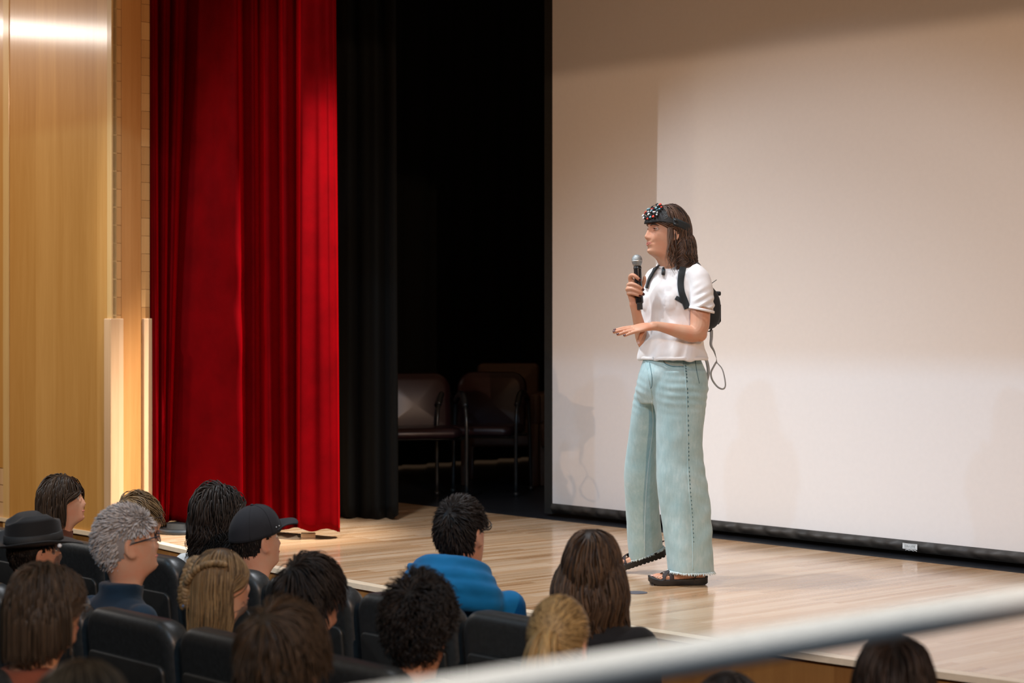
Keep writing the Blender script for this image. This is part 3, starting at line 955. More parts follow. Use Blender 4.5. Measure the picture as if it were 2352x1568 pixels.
# sandals: each a thing the person wears -> clothing children
M['sandal_rubber'] = plain('black_sandal_rubber', (0.013, 0.012, 0.012), 0.55, var=0.3)
M['sandal_strap'] = plain('dark_woven_strap', (0.035, 0.026, 0.027), 0.8, var=0.35, nscale=400)
M['buckle'] = plain('black_buckle', (0.03, 0.032, 0.033), 0.3)
def catclosed(P, n):
    P = np.asarray(P); Q = np.vstack([P[-1], P, P[0], P[1]]); return catmull(Q, int(n * (len(Q) - 1) / len(P)))[int(n / len(P)):][:n]
def sandal(fr, name):
    o2 = catclosed(np.hstack([outline, np.zeros((len(outline), 1))]), 60)[:, :2]
    lay = []
    for inset, zz, k in ((.006, .0, 1), (.0, .004, 1), (.0, .020, 1), (-.0015, .024, 1), (.002, .029, 0.6), (.010, .0275, .5)):
        c = o2.mean(0); d = o2 - c; L = np.linalg.norm(d, axis=1)[:, None]; q = c + d * (1 - inset / L)
        lay.append([fr(x, y, zz + sole_z(x) + (0.006 * max(0, .10 - x) / .10 if zz > .015 else 0)) for x, y in q])
    root = spart(name, *loft_vf(lay), M['sandal_rubber'])
    treads = MB()
    for k in range(13):
        x = .012 + k * .0195
        treads.add(*box_vf(0, 1, 0, 1, 0, 1)); tv = treads.v[-1]
        treads.v[-1] = np.array([fr(x + a * .012, -.030 + b * .060, sole_z(x) - .0035 + c * .006) for a, b, c in tv])
    spart('tread', treads.V(), treads.f, M['sandal_rubber'], root, False)
    def strap(pts, w=.0105, th=.0016, n=22):
        P = catmull([fr(*q) for q in pts], n)
        return spart('strap', *tube_vf(P, np.full(n, th), 8, up=fr(0, 0, 1) - fr(0, 0, 0), r2=np.full(n, w)), M['sandal_strap'], root)
    strap([(.165, .044, .026), (.168, .036, .050), (.185, .006, .0605), (.205, -.026, .050), (.208, -.044, .028)])
    strap([(.205, .046, .026), (.198, .036, .048), (.175, .004, .0645), (.150, -.026, .060), (.146, -.040, .028)])
    strap([(.06, .033, .026), (.058, .034, .055), (.075, .030, .078), (.105, .016, .082), (.115, 0, .080), (.105, -.016, .082), (.075, -.030, .078), (.058, -.034, .055), (.06, -.033, .026)], .009)
    strap([(.060, .034, .060), (.035, .032, .066), (.008, .020, .068), (-.004, 0, .068), (.008, -.020, .068), (.035, -.032, .066), (.060, -.034, .060)], .008)
    b = np.array([fr(.062 + a * .026, .0345 + bq * .006, .052 + c * .022) for a, bq, c in box_vf(-.5, .5, -.5, .5, -.5, .5, .12)[0]])
    spart('buckle', b, box_vf(-.5, .5, -.5, .5, -.5, .5, .12)[1], M['buckle'], root, False)
    # small oval badge on the heel side
    P = np.array([fr(.052 + .013 * math.cos(t), .0335, .016 + .006 * math.sin(t)) for t in np.linspace(0, 2 * np.pi, 20)])
    spart('badge', *tube_vf(P, .0008, 5), plain('brown_badge', (0.06, 0.035, 0.02), 0.5), root)
    return root
sl = sandal(frL, 'sandal'); sl['label'] = 'black sandal flat on the floor'
sr = sandal(frR, 'sandal'); sr['label'] = 'black sandal with lifted heel'

# toenails and fingernails
M['nail_dark'] = plain('dark_red_nail', (0.055, 0.004, 0.008), 0.2, coat=0.5)
M['nail_pale'] = plain('pale_nail', (0.75, 0.50, 0.45), 0.25, coat=0.4)
for p, d, upv, r in nails:
    upv = upv - d * (upv @ d); upv /= np.linalg.norm(upv); s = np.cross(d, upv)
    G = [[p + d * (x * .0052 - .0005) + s * (y * r * .68) + upv * (r * .93 - y * y * r * .45 - max(0, x) * .0012) for y in np.linspace(-1, 1, 7)] for x in np.linspace(-1, 1.15, 6)]
    o = spart('fingernail', *grid_vf(G), M['nail_dark'])
    md = o.modifiers.new('t', 'SOLIDIFY'); md.thickness = 0.0012; md.offset = 0
p, d, upv, r = lthumb
upv = upv - d * (upv @ d); upv /= np.linalg.norm(upv); s = np.cross(d, upv)
G = [[p + d * (x * .006) + s * (y * r * .7) + upv * (r * .9 - y * y * r * .4) for y in np.linspace(-1, 1, 6)] for x in np.linspace(-1, 1, 5)]
spart('fingernail', *grid_vf(G), M['nail_pale'])
for (x, yy, r) in ((.247, -.026, .009), (.246, -.006, .007), (.238, .009, .006), (.228, .022, .006), (.216, .034, .0055)):
    c = frL(x + .001, yy, .040)
    spart('toenail', *sphere_vf(c, (r * .8, r * .8, r * .35), 10, 8), M['nail_pale'])

# ---- face details
hb = bvh_of(hv, hf)
def face_pt(x, z, off=0.0):
    loc, n, i, d = hb.ray_cast(Vector((x, .4, z)), Vector((0, -1, 0)))
    return np.array(loc) + np.array((0, off, 0))
def face_tube(pts, r, mat, name, off=.0004, n=16, flat=1.0):
    c = catmull([(x, z, 0) for x, z in pts], n)
    P = np.array([face_pt(x, z, off) for x, z, _ in c])
    rr = np.interp(np.linspace(0, 1, n), np.linspace(0, 1, len(r)), r)
    return spart(name, *(lambda vf: (tfm(vf[0], HM), vf[1]))(tube_vf(P, rr, 8, up=(0, 1, 0), r2=rr * flat)), mat)
M['brow'] = plain('dark_brown_brow', (0.045, 0.024, 0.014), 0.7)
M['lip'] = plain('rose_lip', (0.52, 0.17, 0.135), 0.35)
M['eye_white'] = plain('eye_white', (0.62, 0.58, 0.55), 0.25, coat=0.5)
M['iris'] = plain('dark_iris', (0.035, 0.022, 0.015), 0.15, coat=0.6)
for s in (-1, 1):
    face_tube([(s * .013, .1290), (s * .026, .1345), (s * .040, .1335), (s * .050, .1275)], [.0012, .0022, .0019, .0007], M['brow'], 'eyebrow', 0.0006, 16, 1.9)
    c = np.array((s * .0300, .0612, .1135))
    e = spart('eye', *(lambda vf: (tfm(vf[0], HM), vf[1]))(sphere_vf(c, .0108, 18, 14)), M['eye_white'])
    spart('iris', *(lambda vf: (tfm(vf[0], HM), vf[1]))(sphere_vf(c + np.array((-.0008, .0066, -.0004)), (.0062, .0050, .0062), 14, 10)), M['iris'], e)
    # lids and lashes
    P = [c + np.array((s * .0145 * math.sin(t), .0132 * math.cos(t) * 0.98, .0052 * math.cos(t * 0.95))) for t in np.linspace(-1.15, 1.2, 14)]
    spart('upper_eyelid', *(lambda vf: (tfm(vf[0], HM), vf[1]))(tube_vf(P, [.0016] + [.0024] * 12 + [.0012], 8)), SKIN)
    P = [c + np.array((s * .0148 * math.sin(t), .0142 * math.cos(t), .0034 * math.cos(t) + .0005)) for t in np.linspace(-1.1, 1.25, 14)]
    spart('eyelashes', *(lambda vf: (tfm(vf[0], HM), vf[1]))(tube_vf(P, .0010, 6)), M['brow'])
    P = [c + np.array((s * .0142 * math.sin(t), .0130 * math.cos(t), -.0058 * math.cos(t))) for t in np.linspace(-1.1, 1.15, 14)]
    spart('lower_eyelid', *(lambda vf: (tfm(vf[0], HM), vf[1]))(tube_vf(P, .0017, 8)), SKIN)
def lipz(x, z): return z + 0.9 * 0.25 * abs(x)
for z, r, nm in ((.0495, [.0006, .0025, .0028, .0025, .0006], 'upper_lip'), (.0408, [.0006, .0028, .0034, .0028, .0006], 'lower_lip')):
    xs = np.array((-.0225, -.011, 0, .011, .0225)); k = np.array((1, .3, 0, .3, 1)) * (.0455 - z)
    face_tube([(x, lipz(x, z + q)) for x, q in zip(xs, k)], r, M['lip'], nm, -0.0004, 18)

# ---- jeans
def rg(uL, uR, v, d, depth=None, tilt=0.0, n=44, pw=0.92):
    c = W((uL + uR) / 2, v, d); rx = (uR - uL) / 2 * d / F_PX; ry = depth if depth else rx * .95
    t = np.linspace(0, 2 * np.pi, n, endpoint=False)
    x = np.sign(np.cos(t)) * np.abs(np.cos(t)) ** pw * rx; y = np.sign(np.sin(t)) * np.abs(np.sin(t)) ** pw * ry
    return np.stack([c[0] + x, c[1] + y, c[2] - tilt * x], 1)
def dense(rows, n=40):
    R = np.array(rows); out = np.zeros((n,) + R.shape[1:])
    flat = R.reshape(len(R), -1)
    Q = np.vstack([2 * flat[0] - flat[1], flat, 2 * flat[-1] - flat[-2]]); m = len(R) - 1
    for i, s in enumerate(np.linspace(0, m - 1e-9, n)):
        k = int(s); t = s - k; p0, p1, p2, p3 = Q[k:k + 4]
        out[i] = (0.5 * ((2 * p1) + (-p0 + p2) * t + (2 * p0 - 5 * p1 + 4 * p2 - p3) * t * t + (-p0 + 3 * p1 - 3 * p2 + p3) * t ** 3)).reshape(R.shape[1:])
    return out
jn = MB()
jn.add(*loft_vf(dense([rg(1482, 1604, 812, 9.15, .105), rg(1476, 1612, 832, 9.15, .115), rg(1467, 1622, 858, 9.155, .15), rg(1462, 1626, 885, 9.16, .15), rg(1462, 1624, 905, 9.165, .14), rg(1470, 1612, 925, 9.165, .11)], 20)))
jn.add(*loft_vf(dense([rg(1502, 1622, 850, 9.09, .10), rg(1496, 1625, 895, 9.09, .112), rg(1505, 1619, 950, 9.09, .112), rg(1507, 1614, 1000, 9.085, .108), rg(1507, 1616, 1050, 9.085, .105), rg(1508, 1622, 1100, 9.08, .108), rg(1513, 1630, 1150, 9.08, .112), rg(1521, 1634, 1200, 9.08, .115), rg(1529, 1636, 1250, 9.075, .118), rg(1535, 1639, 1311, 9.075, .118, .02)], 50)))
jn.add(*loft_vf(dense([rg(1472, 1560, 850, 9.20, .085), rg(1459, 1540, 895, 9.225, .092), rg(1450, 1520, 950, 9.255, .088), rg(1444, 1512, 1000, 9.285, .082), rg(1437, 1509, 1050, 9.315, .080), rg(1434, 1510, 1095, 9.34, .082), rg(1437, 1514, 1150, 9.385, .085), rg(1441, 1519, 1210, 9.43, .088), rg(1447, 1524, 1272, 9.475, .090, -.40)], 46)))
jv, jf = remesh(jn.V(), jn.f, 0.0055, 4, 0.5)
jN = vnormals(jv, jf)
# folds: vertical drapes low down, whiskers at the hips, crumples behind the knees
Uc = jv[:, 0] / jv[:, 1] * F_PX + 1176; Vc = HOR - (jv[:, 2] - CAM_Z) / jv[:, 1] * F_PX
ang = np.arctan2(jv[:, 1] - 9.12, jv[:, 0] - .75)
low = np.clip((Vc - 980) / 250, 0, 1)
disp = 0.0035 * low * np.sin(ang * 7 + jv[:, 2] * 5 + 1.5 * np.sin(jv[:, 2] * 9))
disp += 0.0016 * np.exp(-((Vc - 900) / 40) ** 2) * np.sin(jv[:, 2] * 170 + Uc * 0.09 + 3 * np.sin(Uc * .03)) * np.clip(np.abs(Uc - 1500) / 40, 0, 1)
knee = np.exp(-((Vc - 1110) / 65) ** 2) * np.clip((Uc - 1560) / 50, 0, 1)
disp += 0.0018 * knee * np.sin(jv[:, 2] * 95 + Uc * 0.11) + 0.0025 * np.exp(-((Vc - 1200) / 80) ** 2) * np.clip((Uc - 1585) / 40, 0, 1) * np.sin(jv[:, 2] * 55 - Uc * .12)
disp += sines(jv, [(45, .0014), (95, .0009)], 3) 
jv = jv + jN * disp[:, None]
def denim():
    m, nt, b = new_mat('washed_denim')
    v = tex_coord(nt); v2 = tex_coord(nt, (1, 1, 0.25))
    f = noise(nt, v, 7, 5, 0.6); g = noise(nt, v2, 90, 4, 0.7); h = noise(nt, v, 900, 2)
    s = math_n(nt, 'ADD', math_n(nt, 'MULTIPLY', f, 0.6), math_n(nt, 'MULTIPLY', g, 0.4))
    lk(nt, ramp(nt, s, [(0.30, (0.28, 0.45, 0.475)), (0.52, (0.385, 0.55, 0.565)), (0.72, (0.54, 0.675, 0.68))]), b.inputs['Base Color'])
    b.inputs['Roughness'].default_value = 0.9; b.inputs['Sheen Weight'].default_value = 0.25
    b.inputs['Specular IOR Level'].default_value = 0.15
    bump(nt, b, math_n(nt, 'ADD', g, h), 0.25, 0.003)
    return m
M['denim'] = denim()
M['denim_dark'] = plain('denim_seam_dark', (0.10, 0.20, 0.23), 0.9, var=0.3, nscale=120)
M['fray'] = plain('pale_denim_fray', (0.62, 0.74, 0.75), 0.9)
M['stitch'] = plain('tan_stitch', (0.42, 0.30, 0.20), 0.8)
jeans = spart('jeans', jv, jf, M['denim'])
jb = bvh_of(jv, jf)
def seam(uv, r, mat, name, n=40, off=.0003, parent=None):
    P = on_surface(jb, uv, off, n)
    return spart(name, *tube_vf(P, r, 6), mat, parent or jeans)
side = [(1571, 829), (1575, 870), (1578, 930), (1579, 1000), (1580, 1060), (1583, 1120), (1588, 1180), (1591, 1240), (1592, 1309)]
seam(side, .0026, M['denim'], 'side_seam', 70)
sd = catmull([(u, v, 0) for u, v in side], 52)
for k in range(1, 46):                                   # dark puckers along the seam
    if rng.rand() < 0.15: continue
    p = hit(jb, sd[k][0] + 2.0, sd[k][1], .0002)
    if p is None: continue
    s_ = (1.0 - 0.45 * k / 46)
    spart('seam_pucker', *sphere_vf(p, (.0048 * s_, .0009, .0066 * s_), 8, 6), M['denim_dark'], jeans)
seam([(1524, 830), (1530, 836), (1545, 841), (1570, 842)], .0022, M['denim_dark'], 'pocket_seam')
seam([(1523, 826), (1530, 833), (1545, 838), (1570, 839)], .0012, M['stitch'], 'pocket_stitching')
seam([(1597, 829), (1600, 850), (1606, 880)], .0018, M['denim_dark'], 'back_pocket_seam')
seam([(1484, 829), (1488, 860), (1494, 893), (1497, 915)], .0028, M['denim'], 'fly_seam')
seam([(1492, 832), (1497, 862), (1497, 885), (1494, 893)], .0016, M['denim_dark'], 'fly_stitching')
seam([(1497, 920), (1500, 960), (1498, 1000), (1490, 1060), (1484, 1130), (1481, 1210), (1481, 1265)], .0020, M['fray'], 'inseam', 50)
# belt loops / waistband peeping below the shirt
# frayed hems
def hem_fringe(R, name, n=260, ln=.010, seed=1):
    r = np.random.RandomState(seed); R = np.asarray(R); mb = MB(); c = R.mean(0)
    for k in range(n):
        s = r.rand() * len(R); i = int(s) % len(R); t = s - int(s); p = R[i] * (1 - t) + R[(i + 1) % len(R)] * t
        o = p - c; o[2] = 0; o /= np.linalg.norm(o) + 1e-9
        L = ln * r.uniform(.5, 1.4); q = p + o * (.003 + L * .35) + np.array((r.normal() * .003, r.normal() * .003, -L * .8))
        mb.add(*tube_vf([p + o * .001 + UP * .005, (p + q) / 2 + o * .002, q], [.0013, .0012, .0005], 4))
    # soft thick edge
    mb.add(*tube_vf(np.vstack([R, R[:2]]) + UP * .001, .0030, 6))
    return spart(name, mb.V(), mb.f, M['fray'], jeans)
def refit(R):      # snap the hem ring to the displaced jeans surface
    out = []
    T_ = jb
    for p in R:
        loc, n_, i_, d_ = T_.find_nearest(Vector(p)); out.append(np.array(loc))
    return np.array(out)
hl = refit(rg(1535, 1639, 1307, 9.075, .118, .02, 60)); hl[:, 2] = hl[:, 2].min() + .001 + .02 * (hl[:, 0].max() - hl[:, 0]) * 0
hem_fringe(rg(1535.5, 1638.5, 1310.5, 9.075, .117, .02, 60), 'frayed_hem', 300, .010, 2)
hem_fringe(rg(1447.5, 1523.5, 1270.5, 9.475, .089, -.40, 60), 'frayed_hem', 240, .009, 4)

# ---- T-shirt
ts = MB()
top = [(1546, 603, .058, .062, .020), (1546, 609, .072, .082, .018), (1546, 616, .078, .118, .012), (1546, 628, .085, .150, .004), (1547, 645, .097, .160, 0), (1546, 670, .112, .163, 0), (1545, 700, .114, .160, 0), (1544, 740, .108, .158, 0), (1545, 780, .117, .166, 0), (1546, 812, .130, .178, 0), (1547, 826, .133, .181, 0)]
R = [ring(W(u, v, 9.15) + Fw * (.014 if v < 625 else .006), a, b, 48, 1.0, (lambda t, q=q: -q * np.cos(t) * 1.25)) for u, v, a, b, q in top]
R[0] = R[0] - np.outer(np.ones(48), UP) * 0.0
ts.add(*loft_vf(dense(R, 40)))
for s in (-1, 1):                                            # bust
    c = W(1546, 694, 9.15) + Fw * .066 + Lf * s * .062
    ts.add(*sphere_vf(c, (.055, .055, .07), 16, 12))
slv_l = [(1588, 622, 9.05, 22), (1604, 640, 9.03, 26), (1611, 670, 9.015, 27), (1612, 700, 9.005, 28), (1611.5, 712, 9.0, 28.5)]
P = catmull([W(u, v, d) for u, v, d, r in slv_l], 20); rr = np.interp(np.linspace(0, 1, 20), np.linspace(0, 1, 5), [r * pm for *_, r in slv_l])
ts.add(*tube_vf(P, rr, 22, up=(1, 0, 0), r2=rr * 1.12))
P = catmull([W(1512, 625, 9.25), W(1500, 645, 9.27), W(1496, 680, 9.285), W(1493, 706, 9.28)], 16)
ts.add(*tube_vf(P, np.interp(np.linspace(0, 1, 16), [0, .4, 1], [.036, .046, .052]), 20, up=(1, 0, 0)))
tv, tf_ = remesh(ts.V(), ts.f, 0.0048, 4, 0.5)
tN = vnormals(tv, tf_)
Uc = tv[:, 0] / tv[:, 1] * F_PX + 1176; Vc = HOR - (tv[:, 2] - CAM_Z) / tv[:, 1] * F_PX
disp = sines(tv, [(22, .003), (48, .0030), (110, .0016)], 11)
disp *= np.clip((Vc - 600) / 60, 0.1, 1)
disp += 0.004 * np.exp(-((Vc - 690 - (Uc - 1600) * .5) / 30) ** 2) * np.clip((Uc - 1590) / 15, 0, 1) * np.sin(Vc * .35 + Uc * .2)
disp += 0.0045 * np.clip((Vc - 720) / 80, 0, 1) * np.sin(Uc * 0.16 + np.sin(Vc * .03) * 2) * (Uc < 1640)
tv = tv + tN * disp[:, None]
def cotton():
    m, nt, b = new_mat('white_cotton')
    v = tex_coord(nt); f = noise(nt, v, 9, 4); g = noise(nt, v, 1200, 2)
    lk(nt, ramp(nt, f, [(0.3, (0.80, 0.79, 0.785)), (0.7, (0.87, 0.865, 0.86))]), b.inputs['Base Color'])
    b.inputs['Roughness'].default_value = 0.9; b.inputs['Sheen Weight'].default_value = 0.15
    b.inputs['Specular IOR Level'].default_value = 0.15
    bump(nt, b, g, 0.15, 0.001); return m
M['cotton'] = cotton()
shirt = spart('t_shirt', tv, tf_, M['cotton'])
tb = bvh_of(tv, tf_)
# collar rib, sleeve hem and bottom hem
R0 = dense(R, 40)[1]
spart('collar', *tube_vf(np.vstack([R0, R0[:2]]) + UP * .004, .0055, 8, r2=np.full(50, .0040)), M['cotton'], shirt)
Rb = ring(W(1547, 822, 9.15) + Fw * .006, .1335, .1815, 48)
spart('hem', *tube_vf(np.vstack([Rb, Rb[:2]]), .0075, 8, up=(0, 0, 1), r2=np.full(50, .0026)), M['cotton'], shirt)
t_ = np.linspace(0, 2 * np.pi, 32)
c = W(1611.5, 711, 9.0); Rs = np.array([c + np.array((28.2 * pm * math.cos(a), 28.2 * 1.12 * pm * math.sin(a), .012 * math.cos(a) * -1)) for a in t_])
spart('sleeve_hem', *tube_vf(Rs, .006, 8, up=(0, 0, 1), r2=np.full(32, .0024)), M['cotton'], shirt)
P = on_surface(tb, [(1590, 620), (1600, 640), (1606, 652), (1622, 647)], .0003, 20)
if False: spart('shoulder_seam', *tube_vf(P, .0012, 6), M['cotton'], shirt)

# ---- hair
M['hair_brown'] = hair_mat('dark_brown_hair', (0.016, 0.008, 0.005), (0.15, 0.078, 0.045), 0.40, 0.45)
gl = glocal(HM)
pts = scalp_points(1500, 21, -0.004, 0.0)
d = np.stack([np.sign(pts[:, 0] + 1e-6) * .55, -1.1 + 0 * pts[:, 0], -.25 + 0 * pts[:, 0]], 1)
d, _ = tangent(pts, d)
sh_col = [((0, -.03, -.185), (.185, .105, .095)), ((0, -.042, .040), (.086, .098, .112))]
def sweep(p, t):
    o = np.zeros_like(p); o[:, 1] = -3.2 * np.clip((p[:, 1] + .022) / .03, 0, 1) * (p[:, 2] < .165); return o
fall = pts[:, 2] - 0.02
ln = np.clip(0.19 + 0.06 * rng.rand(len(pts)) + (pts[:, 2] - .10) * 0.95 + np.clip(pts[:, 1], -.05, .1) * .9, .09, .40)
Ph = grow(pts, d, ln, 24, 1.1, rng.uniform(.02, .13, len(pts)), 0.62, gl, sh_col, sweep)
Ph = wave(Ph, .021, 80, 4, .28, 34)
vv, ff, ss = strands_vf(Ph, .0034, .0018, 5, .3)
pc = [(vv, ff, ss)]
# fringe strand hanging free on the far side of the face, and wisps behind the ear
pt2 = np.array([(-.070, .020, .135), (-.072, .012, .13), (-.073, .006, .125), (-.071, .016, .132), (-.074, -.01, .115), (.075, -.012, .110), (.0755, -.016, .105), (.075, -.02, .10)]).repeat(5, 0) + rng.normal(size=(40, 3)) * .003
d2 = np.tile(np.array((0., -.1, -1.)), (40, 1)); d2[:, 0] = np.sign(pt2[:, 0]) * .2
P2 = wave(grow(pt2, d2, rng.uniform(.15, .22, 40), 20, 1.0, .06, .7, gl, sh_col), .010, 60, 6, .2)
pc.append(strands_vf(P2, .0030, .0018, 8, .2))
cv, cf = cap_vf(-0.004, 0.0, 0.003)
pc.append((cv, cf, 0.15))
hair_obj('hair', pc, M['hair_brown'], HM, spk, SPK)

# ---- sensor headband (worn)
hbn = thing('sensor_headband', 'black headband studded with small coloured sensor tubes on the woman', 'headband', tuple(SPK + np.array((0, 0, 1.6))))
HO = np.array(hbn.location)
def hpart(name, v, f, mat, parent=None, smooth=True): return mk(name, v, f, mat, parent or hbn, HO, smooth)
M['neoprene'] = plain('black_neoprene', (0.012, 0.013, 0.013), 0.7, var=0.2)
M['webbing'] = plain('dark_teal_black_webbing', (0.015, 0.020, 0.022), 0.75, var=0.3, nscale=300)
def band_pt(t, z, off):
    """t: angle from the front (0) to the back (pi); z relative height"""
    r = ER[:2] + off
    k = math.sqrt(max(0.05, 1 - ((z - EC[2]) / (ER[2] + off)) ** 2))
    return np.array((r[0] * math.sin(t) * k * 1.0, EC[1] + r[1] * math.cos(t) * k, z))
def band_grid(t0, t1, zl, zh, off, n=30, m=8):
    return [[band_pt(t, zl(t) + (zh(t) - zl(t)) * s, off) for s in np.linspace(0, 1, m)] for t in np.linspace(t0, t1, n)]
def solid(o, th):
    md = o.modifiers.new('t', 'SOLIDIFY'); md.thickness = th; md.offset = 0; return o
zl = lambda t: .142 - .004 * math.cos(t * 2) - .012 * max(0, abs(t) - .9)
zh = lambda t: .158 + (.046 + .014 * math.sin(min(abs(t), 1.3) * 1.7)) * (1 - 1 / (1 + math.exp(-(abs(t) - 1.08) * 9.0))) - .010 * max(0, abs(t) - .9)
front = hpart('front_panel', *(lambda q: (tfm(q[0], HM), q[1]))(grid_vf(band_grid(-1.5, 1.5, zl, zh, .0105, 44, 12))), M['neoprene'])
solid(front, .006)
zl2 = lambda t: .131 - .026 * (abs(t) - 1.4); zh2 = lambda t: zl2(t) + .036
for s in (-1, 1):
    st = hpart('strap', *(lambda q: (tfm(q[0], HM), q[1]))(grid_vf(band_grid(s * 1.42, s * 3.16, zl2, zh2, .0125, 30, 5))), M['webbing']); solid(st, .004)
for s in (-1, 1):
    for dz in (.008, .026):
        c = band_pt(s * 1.52, zl2(1.52) + dz, .016)
        e = band_pt(s * 1.60, zl2(1.60) + dz, .016) - c
        v, f = tube_vf([c - e * .9, c, c + e], [.0045] * 3, 8); hpart('buckle_bar', tfm(v, HM), f, M['buckle'])
c0 = band_pt(2.95, zl2(2.95) + .018, .018); c1 = c0 + np.array((0, -.012, .016)); c2 = c0 + np.array((.0, -.004, -.030))
v, f = tube_vf([c1, c0, c2], [.003, .0035, .003], 8, r2=[.014, .016, .012], up=(0, 1, 0)); hpart('strap_end', tfm(v, HM), f, M['webbing'])
# the sensors: little tubes with coloured or pale tips
cols = {'red': (0.75, 0.045, 0.02), 'white': (0.82, 0.85, 0.86), 'blue': (0.14, 0.36, 0.44), 'black': (0.01, 0.011, 0.012), 'dark_red': (0.22, 0.015, 0.02), 'silver': (0.42, 0.45, 0.46)}
for k, q in cols.items(): M['tip_' + k] = plain('sensor_tip_' + k, q, 0.3, var=0.1, coat=0.3)
sens = [(.62, .212, 'red', .0062), (.70, .200, 'red', .005), (.48, .208, 'silver', .005), (.36, .200, 'dark_red', .0055), (.25, .196, 'red', .005), (.50, .194, 'blue', .0055), (.55, .188, 'blue', .0058),
        (.66, .190, 'blue', .0045), (.42, .184, 'red', .0045), (.30, .186, 'blue', .0045), (.20, .184, 'silver', .0045), (.60, .176, 'silver', .004), (.16, .172, 'white', .0062), (.42, .170, 'white', .0072),
        (.34, .160, 'blue', .0048), (.47, .158, 'red', .0056), (.56, .168, 'silver', .0045), (-.02, .160, 'white', .0058), (.20, .152, 'red', .0042), (.08, .158, 'black', .006), (.28, .170, 'black', .006), (.05, .182, 'silver', .005), (.10, .194, 'blue', .005),
        (-.12, .176, 'red', .005), (-.20, .190, 'blue', .005), (-.28, .165, 'white', .006), (-.35, .182, 'red', .005), (-.42, .198, 'silver', .005), (.38, .212, 'black', .006), (.15, .206, 'black', .006)]
for t, z, cname, r in sens:
    t = -(t * 1.18 + .02); r = r * 1.12
    b0 = band_pt(t, z, .010); n_ = b0 - EC; n_ /= np.linalg.norm(n_)
    n_ = n_ + rng.normal(size=3) * .22; n_ /= np.linalg.norm(n_)
    L = rng.uniform(.012, .020)
    v, f = tube_vf([b0, b0 + n_ * L], [r * .92, r * .92], 12)
    tb_ = hpart('sensor', tfm(v, HM), f, M['neoprene'])
    v, f = tube_vf([b0 + n_ * L, b0 + n_ * (L + .003), b0 + n_ * (L + .0045)], [r, r, r * .6], 12)
    hpart('sensor_tip', tfm(v, HM), f, M['tip_' + cname], tb_)
P = catmull([band_pt(-.30, .205, .014), band_pt(-.26, .216, .030), band_pt(-.40, .222, .030), band_pt(-.52, .216, .018)], 16)
hpart('sensor_wire', *(lambda q: (tfm(q[0], HM), q[1]))(tube_vf(P, .0011, 6)), M['neoprene'])
# emblem printed on the side: a ring with a bar and three small upright strokes
M['emblem'] = plain('grey_print', (0.16, 0.17, 0.17), 0.6)
def emb(a, z): return band_pt(-1.08 - a, .172 + z, .0142)
P = np.array([emb(.085 * math.cos(t), .0085 * math.sin(t)) for t in np.linspace(0, 2 * np.pi, 22)])
em = hpart('emblem', *(lambda q: (tfm(q[0], HM), q[1]))(tube_vf(P, .0007, 5)), M['emblem'])
for pp_ in ([emb(-.01, -.005), emb(.012, .005)], [emb(-.035, -.003), emb(-.02, .004)], [emb(.03, -.004), emb(.04, .003)], [emb(-.07, -.013), emb(.05, -.011)],
            [emb(-.05, .0145), emb(.03, .0135)], [emb(-.04, .019), emb(.05, .018)], [emb(-.02, .0165), emb(.02, .016)], [emb(-.04, .023), emb(.06, .022)]):
    v, f = tube_vf(np.array(pp_), .0007, 5); hpart('emblem_stroke', tfm(v, HM), f, M['emblem'], em)

# ---- microphone in the right hand
mic = thing('microphone', 'black handheld microphone with silver ball grille in her raised hand', 'microphone', tuple(W(1469, 711, DM)))
MO = np.array(mic.location)
ax0, ax1 = W(1470.0, 711, DM - .002), W(1463, 597, DM + .0)
ad = (ax1 - ax0); AL = np.linalg.norm(ad); ad /= AL
def mic_tube(name, prof, mat, parent=None):
    T_, N_, B_ = frames(np.array([ax0, ax1]), (0, 1, 0)); t = np.linspace(0, 2 * np.pi, 26, endpoint=False)
    R = [[ax0 + ad * s + (N_[0] * math.cos(a) + B_[0] * math.sin(a)) * r for a in t] for s, r in prof]
    return mk(name, *loft_vf(R), mat, parent or mic, MO)
M['mic_black'] = plain('black_mic_body', (0.010, 0.010, 0.011), 0.28, spec=0.6)
M['mic_grey'] = plain('dark_grey_mic_tail', (0.035, 0.037, 0.038), 0.45)
def grille_mat():
    m, nt, b = new_mat('steel_mesh_grille'); v = tex_coord(nt); 
    w = nt.nodes.new('ShaderNodeTexVoronoi'); w.inputs['Scale'].default_value = 420; lk(nt, v, w.inputs['Vector'])
    lk(nt, ramp(nt, w.outputs['Distance'], [(0.2, (0.13, 0.15, 0.15)), (0.6, (0.40, 0.43, 0.43))]), b.inputs['Base Color'])
    b.inputs['Metallic'].default_value = 0.5; b.inputs['Roughness'].default_value = 0.45
    bump(nt, b, w.outputs['Distance'], 0.4, 0.002); return m
M['grille'] = grille_mat()
sc_ = AL / .228
mic_tube('body', [(.030, .0165), (.034, .0178), (.100, .0170), (.150, .0168), (.190, .0178), (.196, .0172), (.199, .0160)], M['mic_black'])
mic_tube('tail', [(.0, .0120), (.002, .0128), (.026, .0130), (.030, .0150)], M['mic_grey'])
mic_tube('collar_ring', [(.186, .0180), (.188, .0188), (.191, .0188), (.192, .0180)], M['buckle'])
gb = AL + .002
mic_tube('grille', [(.199, .0165), (.206, .0205), (.216, .0238), (.2215, .0245), (.227, .0243), (.236, .0225), (.243, .0185), (.2485, .012), (.251, .004)], M['grille'])
mic_tube('grille_band', [(.2190, .0244), (.2205, .0254), (.2235, .0254), (.2250, .0245)], plain('bright_grille_band', (0.55, 0.57, 0.56), 0.3, 0.6))

